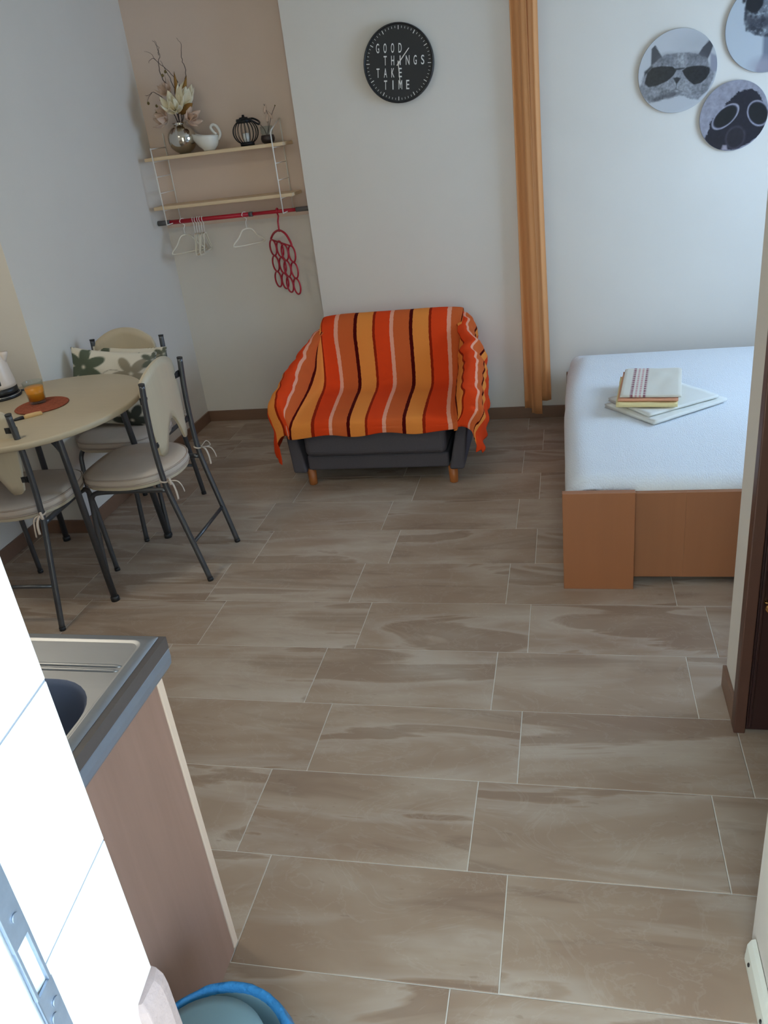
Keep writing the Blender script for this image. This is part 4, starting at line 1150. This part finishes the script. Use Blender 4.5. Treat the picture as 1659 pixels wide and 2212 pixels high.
twig([(0.0, 0.0, 0.05), (-0.045, -0.01, 0.16), (-0.10, -0.01, 0.215), (-0.135, -0.01, 0.205), (-0.155, -0.01, 0.165)], 0.0026)
twig([(-0.12, -0.01, 0.212), (-0.15, -0.01, 0.205), (-0.160, -0.01, 0.208)], 0.0014)
twig([(-0.01, 0.0, 0.05), (-0.03, 0.0, 0.20), (-0.025, 0.0, 0.30)], 0.0022)
for c in ((-0.150, -0.012, 0.168), (-0.105, -0.012, 0.15), (-0.04, 0.0, 0.29), (-0.115, -0.012, 0.115), (-0.02, 0.0, 0.305)):
    g = G(); g.lathe([(0.0, -0.009), (0.006, -0.005), (0.0075, 0.0), (0.005, 0.006), (0.0, 0.009)], c, 10); g.build('seed_pod', 'bud', fl)

jug = thing('gravy_boat', 'white porcelain gravy boat with a tall looped handle beside the silver vase', 'jug', (-1.376, 3.532, SZ))
g = G(); loops = []
for k, (sc, z) in enumerate(((0.50, 0.0), (0.55, 0.006), (0.80, 0.022), (0.98, 0.050), (1.0, 0.068), (1.0, 0.078), (0.93, 0.078), (0.85, 0.05), (0.4, 0.016))):
    lp = []
    for i in range(36):
        t = 2 * PI * i / 36; c, s = math.cos(t), math.sin(t)
        spout = max(0.0, -c) ** 6; rim = 1.0 if z > 0.06 else (z / 0.06 if z > 0 else 0)
        x = 0.064 * sc * c - 0.030 * spout * rim * sc; y = 0.050 * sc * s
        lp.append((x, y, z + rim * (0.016 * max(0, -c) ** 3 - 0.004 * (c > 0) * c)))
    loops.append(lp)
g.loops(loops); g.build('bowl', 'porcelain', jug)
g = G(); g.tube(spline([(0.060, 0, 0.050), (0.078, 0, 0.075), (0.066, 0, 0.112), (0.044, 0, 0.124), (0.030, 0, 0.112), (0.040, 0, 0.090), (0.056, 0, 0.074)], 6), 0.0058, 10, flat=1.3); g.build('handle', 'porcelain', jug)

lan = thing('wire_lantern', 'round black wire lantern standing in the middle of the upper shelf', 'lantern', (-1.153, 3.535, SZ))
g = G(); g.lathe([(0.038, 0.0), (0.038, 0.018), (0.034, 0.020), (0.034, 0.014), (0.0, 0.014)], (0, 0, 0), 32, caps=False); g.lathe([(0.0, 0.0), (0.038, 0.0)], (0, 0, 0), 32, caps=False); g.build('base', 'black', lan)
for k in range(20):
    t = 2 * PI * k / 20; g = G()
    g.tube([(0.069 * math.cos(a) * math.cos(t), 0.069 * math.cos(a) * math.sin(t), 0.068 + 0.062 * math.sin(a)) for a in [-0.98 + 1.96 * j / 12 for j in range(13)]], 0.0016, 6); g.build('rib', 'black', lan)
g = G(); g.lathe([(0.040, 0.112), (0.042, 0.124), (0.040, 0.134), (0.036, 0.134), (0.036, 0.114)], (0, 0, 0), 32, caps=False); g.build('top_ring', 'black', lan)
g = G(); g.tube(spline([(0.0, -0.041, 0.128), (0.035, -0.052, 0.132), (0.072, -0.046, 0.112), (0.085, -0.01, 0.098), (0.072, 0.035, 0.112), (0.035, 0.046, 0.130), (0.0, 0.041, 0.128)], 6), 0.005, 8); g.build('handle', 'black', lan)
g = G(); g.lathe([(0.025, 0.134), (0.022, 0.14), (0.008, 0.142), (0.006, 0.152), (0.0, 0.153)], (0, 0, 0), 24); g.build('lid', 'black', lan)
g = G(); g.lathe([(0.017, 0.015), (0.017, 0.062), (0.0, 0.064)], (0, 0, 0), 20); g.build('candle', 'porcelain', lan)

pt = thing('small_pot', 'small dark pot holding a dried sprig at the right end of the upper shelf', 'pot', (-1.035, 3.54, SZ))
g = G(); g.lathe([(0.024, 0.0), (0.034, 0.008), (0.038, 0.024), (0.034, 0.040), (0.030, 0.042), (0.028, 0.030), (0.0, 0.026)], (0, 0, 0), 28, caps=False); g.lathe([(0.0, 0.0), (0.024, 0.0)], (0, 0, 0), 28, caps=False); g.build('bowl', 'potb', pt)
g = G(); g.lathe([(0.030, 0.0425), (0.034, 0.055), (0.033, 0.085), (0.031, 0.085), (0.030, 0.055), (0.027, 0.044)], (0, 0, 0), 28, caps=False); g.build('glass_collar', 'glass', pt)
for pts in ([(0, 0, 0.03), (0.015, 0, 0.09), (0.02, 0, 0.14), (0.008, 0, 0.19)], [(0, 0, 0.03), (0.02, 0.005, 0.09), (0.045, 0, 0.14), (0.068, 0, 0.175)], [(0, 0, 0.03), (-0.012, 0, 0.07), (-0.03, 0, 0.095)]):
    g = G(); g.tube(spline(pts, 5), 0.0015, 6); g.build('sprig', 'twig', pt)
for c, rr in (((0.010, 0, 0.165), 0.35), ((0.034, 0, 0.135), -0.5), ((0.015, 0, 0.12), 0.2)):
    g = G(); g.lathe([(0.0, -0.024), (0.007, -0.012), (0.008, 0.0), (0.005, 0.014), (0.0, 0.026)], (0, 0, 0), 10); o = g.build('dried_bud', 'petal2', pt, loc=c); o.rotation_euler = (0, rr, 0)
g = G(); g.lathe([(0.0, -0.005), (0.004, 0), (0.0, 0.005)], (0.068, 0, 0.176), 8); g.build('dried_bud', 'bud', pt)

# ------------------------------------------------------------------ kitchen unit by the entrance
CXR = -0.226
cab = thing('base_cabinet', 'brown wood-effect kitchen base cabinet with a pale door edge under the steel sink', 'cabinet', (-0.85, -0.25, 0))
P(G().box((CXR - 0.018, -0.555, 0.0), (CXR, 0.0285, 0.800)), 'side_panel', 'cab', cab, bevel=0.001)
P(G().box((-1.50, -0.555, 0.09), (CXR - 0.0185, 0.0, 0.10)), 'bottom_panel', 'cab_edge', cab)
P(G().box((-1.50, -0.555, 0.0), (-1.482, 0.0285, 0.80)), 'side_panel', 'cab', cab)
P(G().box((-1.48, 0.010, 0.0), (CXR - 0.0185, 0.024, 0.09)), 'plinth', 'cab_edge', cab)
for x0, x1 in ((CXR - 0.60, CXR + 0.001), (CXR - 1.205, CXR - 0.605)):
    g = G(); g.box((x0, 0.031, 0.004), (x1, 0.0505, 0.772)); d = P(g, 'door', 'cab_edge', cab, bevel=0.0012)
    g = G(); g.tube([(x1 - 0.05, 0.051, 0.62), (x1 - 0.05, 0.075, 0.63), (x1 - 0.05, 0.075, 0.73), (x1 - 0.05, 0.051, 0.74)], 0.005, 8); o = g.build('handle', 'steel', d)
# worktop: dark sheet, rolled lip on end and front coloured like reflected sky
WZ = 0.851
wt = thing('worktop', 'dark kitchen worktop with a rolled edge painted with blue-grey sky reflection around the steel sink', 'worktop', (-0.85, -0.25, 0.80))
BW = (-0.665, -0.205, -0.475, -0.045)   # bowl opening x0,x1,y0,y1 (rim of the steel sheet covers it)
g = G()
x0, x1, y0, y1 = -1.52, -0.1955, -0.5645, 0.054
hx0, hx1, hy0, hy1 = -0.60, -0.238, -0.50, -0.068
g.box((x0, y0, 0.826), (hx0, y1, WZ)); g.box((hx1, y0, 0.826), (x1, y1, WZ)); g.box((hx0, y0, 0.826), (hx1, hy0, WZ)); g.box((hx0, hy1, 0.826), (hx1, y1, WZ))
P(g, 'top_sheet', 'worktop', wt)
g = G(); pf = [(x1, 0.8258), (x1 + 0.0005, 0.808), (x1 - 0.002, 0.793), (x1 - 0.010, 0.781), (x1 - 0.026, 0.776), (x1 - 0.030, 0.8258)]
lo = []
for yy in (y0, y1): lo.append([(x, yy, z) for x, z in pf])
g.loops(lo, 0, False); P(g, 'rolled_edge', 'worktop_lip', wt, bevel=0.002)
g = G(); g.box((x0, y1 - 0.03, 0.800), (x1 - 0.0305, y1, 0.8258)); P(g, 'front_edge', 'worktop_lip', wt, bevel=0.002)
# inset steel sink with drainer
sk = thing('kitchen_sink', 'stainless steel inset sink with a ribbed drainer and round-cornered bowl', 'sink', (-0.55, -0.25, WZ))
def rrect(x0, x1, y0, y1, r, n=8):
    pts = []
    for cx, cy, t0 in ((x1 - r, y1 - r, 0), (x0 + r, y1 - r, PI / 2), (x0 + r, y0 + r, PI), (x1 - r, y0 + r, 1.5 * PI)):
        for k in range(n + 1):
            t = t0 + PI / 2 * k / n; pts.append((cx + r * math.cos(t), cy + r * math.sin(t)))
    return pts
def L2(pts, z): return [(x, y, z) for x, y in pts]
sx0, sx1, sy0, sy1 = -1.05, -0.2085, -0.535, 0.052
bw = (-0.62, -0.2385, -0.48, -0.080)
g = G()
ring = [L2(rrect(sx0, sx1, sy0, sy1, 0.004), WZ + 0.0002), L2(rrect(sx0, sx1, sy0, sy1, 0.004), WZ + 0.0012),
        L2(rrect(sx0 + 0.015, sx1 - 0.015, sy0 + 0.012, sy1 - 0.012, 0.022), WZ + 0.0018),
        L2(rrect(sx0 + 0.018, sx1 - 0.019, sy0 + 0.015, sy1 - 0.016, 0.022), WZ + 0.0040),
        L2(rrect(sx0 + 0.021, sx1 - 0.022, sy0 + 0.0165, sy1 - 0.0175, 0.021), WZ + 0.0040),
        L2(rrect(sx0 + 0.024, sx1 - 0.026, sy0 + 0.021, sy1 - 0.023, 0.020), WZ + 0.0016)]
g.loops(ring, 0, True, caps=False)
# flat sheet between the rim and the bowl
inner = rrect(sx0 + 0.024, sx1 - 0.026, sy0 + 0.021, sy1 - 0.023, 0.020); br = rrect(bw[0], bw[1], bw[2], bw[3], 0.10)
g.loops([L2(inner, WZ + 0.0016), L2(br, WZ + 0.0014)], 0, False, caps=False)
P(g, 'rim', 'steel', sk)
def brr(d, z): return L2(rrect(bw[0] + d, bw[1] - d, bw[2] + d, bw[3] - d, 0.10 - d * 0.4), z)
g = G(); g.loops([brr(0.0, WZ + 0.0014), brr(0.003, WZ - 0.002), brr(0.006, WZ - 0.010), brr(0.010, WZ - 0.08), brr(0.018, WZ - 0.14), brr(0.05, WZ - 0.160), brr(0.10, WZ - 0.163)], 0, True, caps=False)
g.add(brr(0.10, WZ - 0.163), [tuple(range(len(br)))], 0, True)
P(g, 'bowl', 'shaded_bowl_steel', sk)
# raised ribs of the drainer and the ridge in front of the bowl
for yy in (-0.040, -0.053):
    g = G(); x_a, x_b = -0.95, -0.236
    sec = [(-0.0045, 0.0), (-0.003, 0.002), (0.0, 0.0028), (0.003, 0.002), (0.0045, 0.0)]
    lo = []
    for x, k in ((x_a, 0.4), (x_a + 0.01, 1), (x_b - 0.008, 1), (x_b, 0.4)): lo.append([(x, yy + a * k, WZ + 0.0014 + h * k) for a, h in sec])
    g.loops(lo, 0, True); P(g, 'drainer_rib', 'steel', sk)
g = G(); g.tube([(-0.30, -0.16, WZ + 0.002), (-0.30, -0.16, WZ + 0.0021)], 0.001, 6)

# ------------------------------------------------------------------ bin with blue bag by the cabinet
bn = thing('waste_bin', 'pale teal waste bin under the blue bag at the bottom edge, beside the cabinet', 'bin', (-0.036, -0.378, 0))
g = G(); g.lathe([(0.0, 0.004), (0.092, 0.004), (0.098, 0.0), (0.118, 0.325), (0.121, 0.335), (0.116, 0.335), (0.112, 0.325), (0.094, 0.010), (0.0, 0.010)], (0, 0, 0), 48, caps=False); g.build('bucket', 'bin', bn)
g = G(); g.lathe([(0.0, 0.3275), (0.100, 0.3275), (0.104, 0.331), (0.103, 0.337), (0.085, 0.342), (0.0, 0.345)], (-0.014, -0.008, 0.008), 48, caps=False); g.build('lid', 'bin', bn)
g = G(); rows = []
prof = [(0.111, 0.300), (0.1125, 0.318), (0.1135, 0.327), (0.1145, 0.335), (0.119, 0.341), (0.124, 0.342), (0.128, 0.335), (0.134, 0.31), (0.142, 0.27), (0.146, 0.22), (0.149, 0.17)]
na = 120
for i, (r, z) in enumerate(prof):
    lp = []
    for k in range(na):
        t = 2 * PI * k / na; w = max(0, i - 5) / 5
        q = 1 + w * (0.035 * noise.noise(Vector((math.cos(t) * 5, math.sin(t) * 5, z * 6))) + 0.02 * math.sin(t * 23 + z * 20) + 0.012 * math.sin(t * 41))
        zz = z + (0.012 * noise.noise(Vector((math.cos(t) * 4, math.sin(t) * 4, 9))) * w) + (0.003 * noise.noise(Vector((math.cos(t) * 6, math.sin(t) * 6, i))) if 2 < i <= 5 else 0)
        if i <= 2: zz += 0.004 * noise.noise(Vector((r * math.cos(t) * 30, r * math.sin(t) * 30, 2)))
        lp.append((r * q * math.cos(t), r * q * math.sin(t), zz))
    rows.append(lp + [lp[0]])
g.grid(rows)
o = g.build('bin_bag', 'liner', loc=(-0.036, -0.378, 0), solid=0.0008); tag(o, 'translucent blue bin bag folded over the rim of the waste bin', 'bag')

# ------------------------------------------------------------------ ivory trim strip along the foot of the entry wall
g = G(); lo = []
for y in (-0.62, 0.140): lo.append([(0.878, y, 0.0), (0.879, y, 0.010), (0.884, y + (0.012 if y > 0 else 0), 0.030), (0.892, y + (0.016 if y > 0 else 0), 0.040), (0.902, y + (0.018 if y > 0 else 0), 0.042), (0.902, y, 0.0)])
g.loops(lo, 0, False)
tr = struct(g.build('trim_1', 'white_trim', bevel=0.002))
for y in (0.112, -0.005, -0.28):
    g = G(); nrm = Vector((-0.97, 0, 0.24)); c = Vector((0.8805, y, 0.019))
    a = Vector((0, 1, 0)); b = nrm.cross(a)
    g.tube([c - nrm * 0.001, c + nrm * 0.0012], 0.0042, 12); g.build('screw', 'dark_metal', tr)

# galvanised strike plate on the entrance frame
def fpt(s, t, z):
    """point on the frame face: s along the reveal towards the porch, t out from the face"""
    d = Vector((S0[0] - E0[0], S0[1] - E0[1], 0)).normalized(); nn = Vector((-d.y, d.x, 0))
    p = Vector((S0[0] + 0.003, S0[1] - 0.001, 0)) + d * s + nn * t; return (p.x, p.y, z)
g = G()
def fbox(g, s0, s1, t0, t1, z0, z1):
    vs = [fpt(s, t, z) for z in (z0, z1) for s, t in ((s0, t0), (s1, t0), (s1, t1), (s0, t1))]
    g.add(vs, [(0, 3, 2, 1), (4, 5, 6, 7), (0, 1, 5, 4), (1, 2, 6, 5), (2, 3, 7, 6), (3, 0, 4, 7)])
for s0, s1, z0, z1 in ((0.000, 0.024, 0.78, 0.86), (0.000, 0.004, 0.86, 0.965), (0.0205, 0.024, 0.86, 0.965), (0.0, 0.024, 0.965, 1.045), (0.0, 0.004, 1.045, 1.105), (0.0205, 0.024, 1.045, 1.105), (0.0, 0.024, 1.105, 1.25)):
    fbox(g, s0, s1, 0.0, 0.003, z0, z1)
pl = g.build('strike_plate', 'galv', d2, bevel=0.0006)
for s, z in ((0.008, 1.022), (0.016, 1.012), (0.010, 1.13), (0.012, 0.835)):
    g = G(); a = Vector(fpt(s, 0.003, z)); b = Vector(fpt(s, 0.0045, z)); g.tube([a, b], 0.0042, 12); g.build('screw', 'galv', pl)

# added unseen lamp: warm fill light for the kitchen corner
lp_ = thing('added_fill_lamp', 'added unseen fill lamp warming the kitchen corner by the left wall', 'lamp', (-1.55, 0.75, H))
g = G(); g.lathe([(0.0, 0.0), (0.14, 0.0), (0.145, -0.02), (0.14, -0.03)], (0, 0, 0), 32, caps=False); g.build('base', 'white_trim', lp_)
def glow():
    t = NT('added_fill_glow'); t.p.inputs['Base Color'].default_value = (0.9, 0.85, 0.75, 1)
    t.p.inputs['Emission Color'].default_value = (1.0, 0.90, 0.70, 1); t.p.inputs['Emission Strength'].default_value = 46.0  # glow of the added lamp, brightens the niche and table
    return t.m
g = G(); g.lathe([(0.135, -0.03), (0.12, -0.06), (0.08, -0.08), (0.0, -0.088)], (0, 0, 0), 32, caps=False); g.build('shade', glow(), lp_)
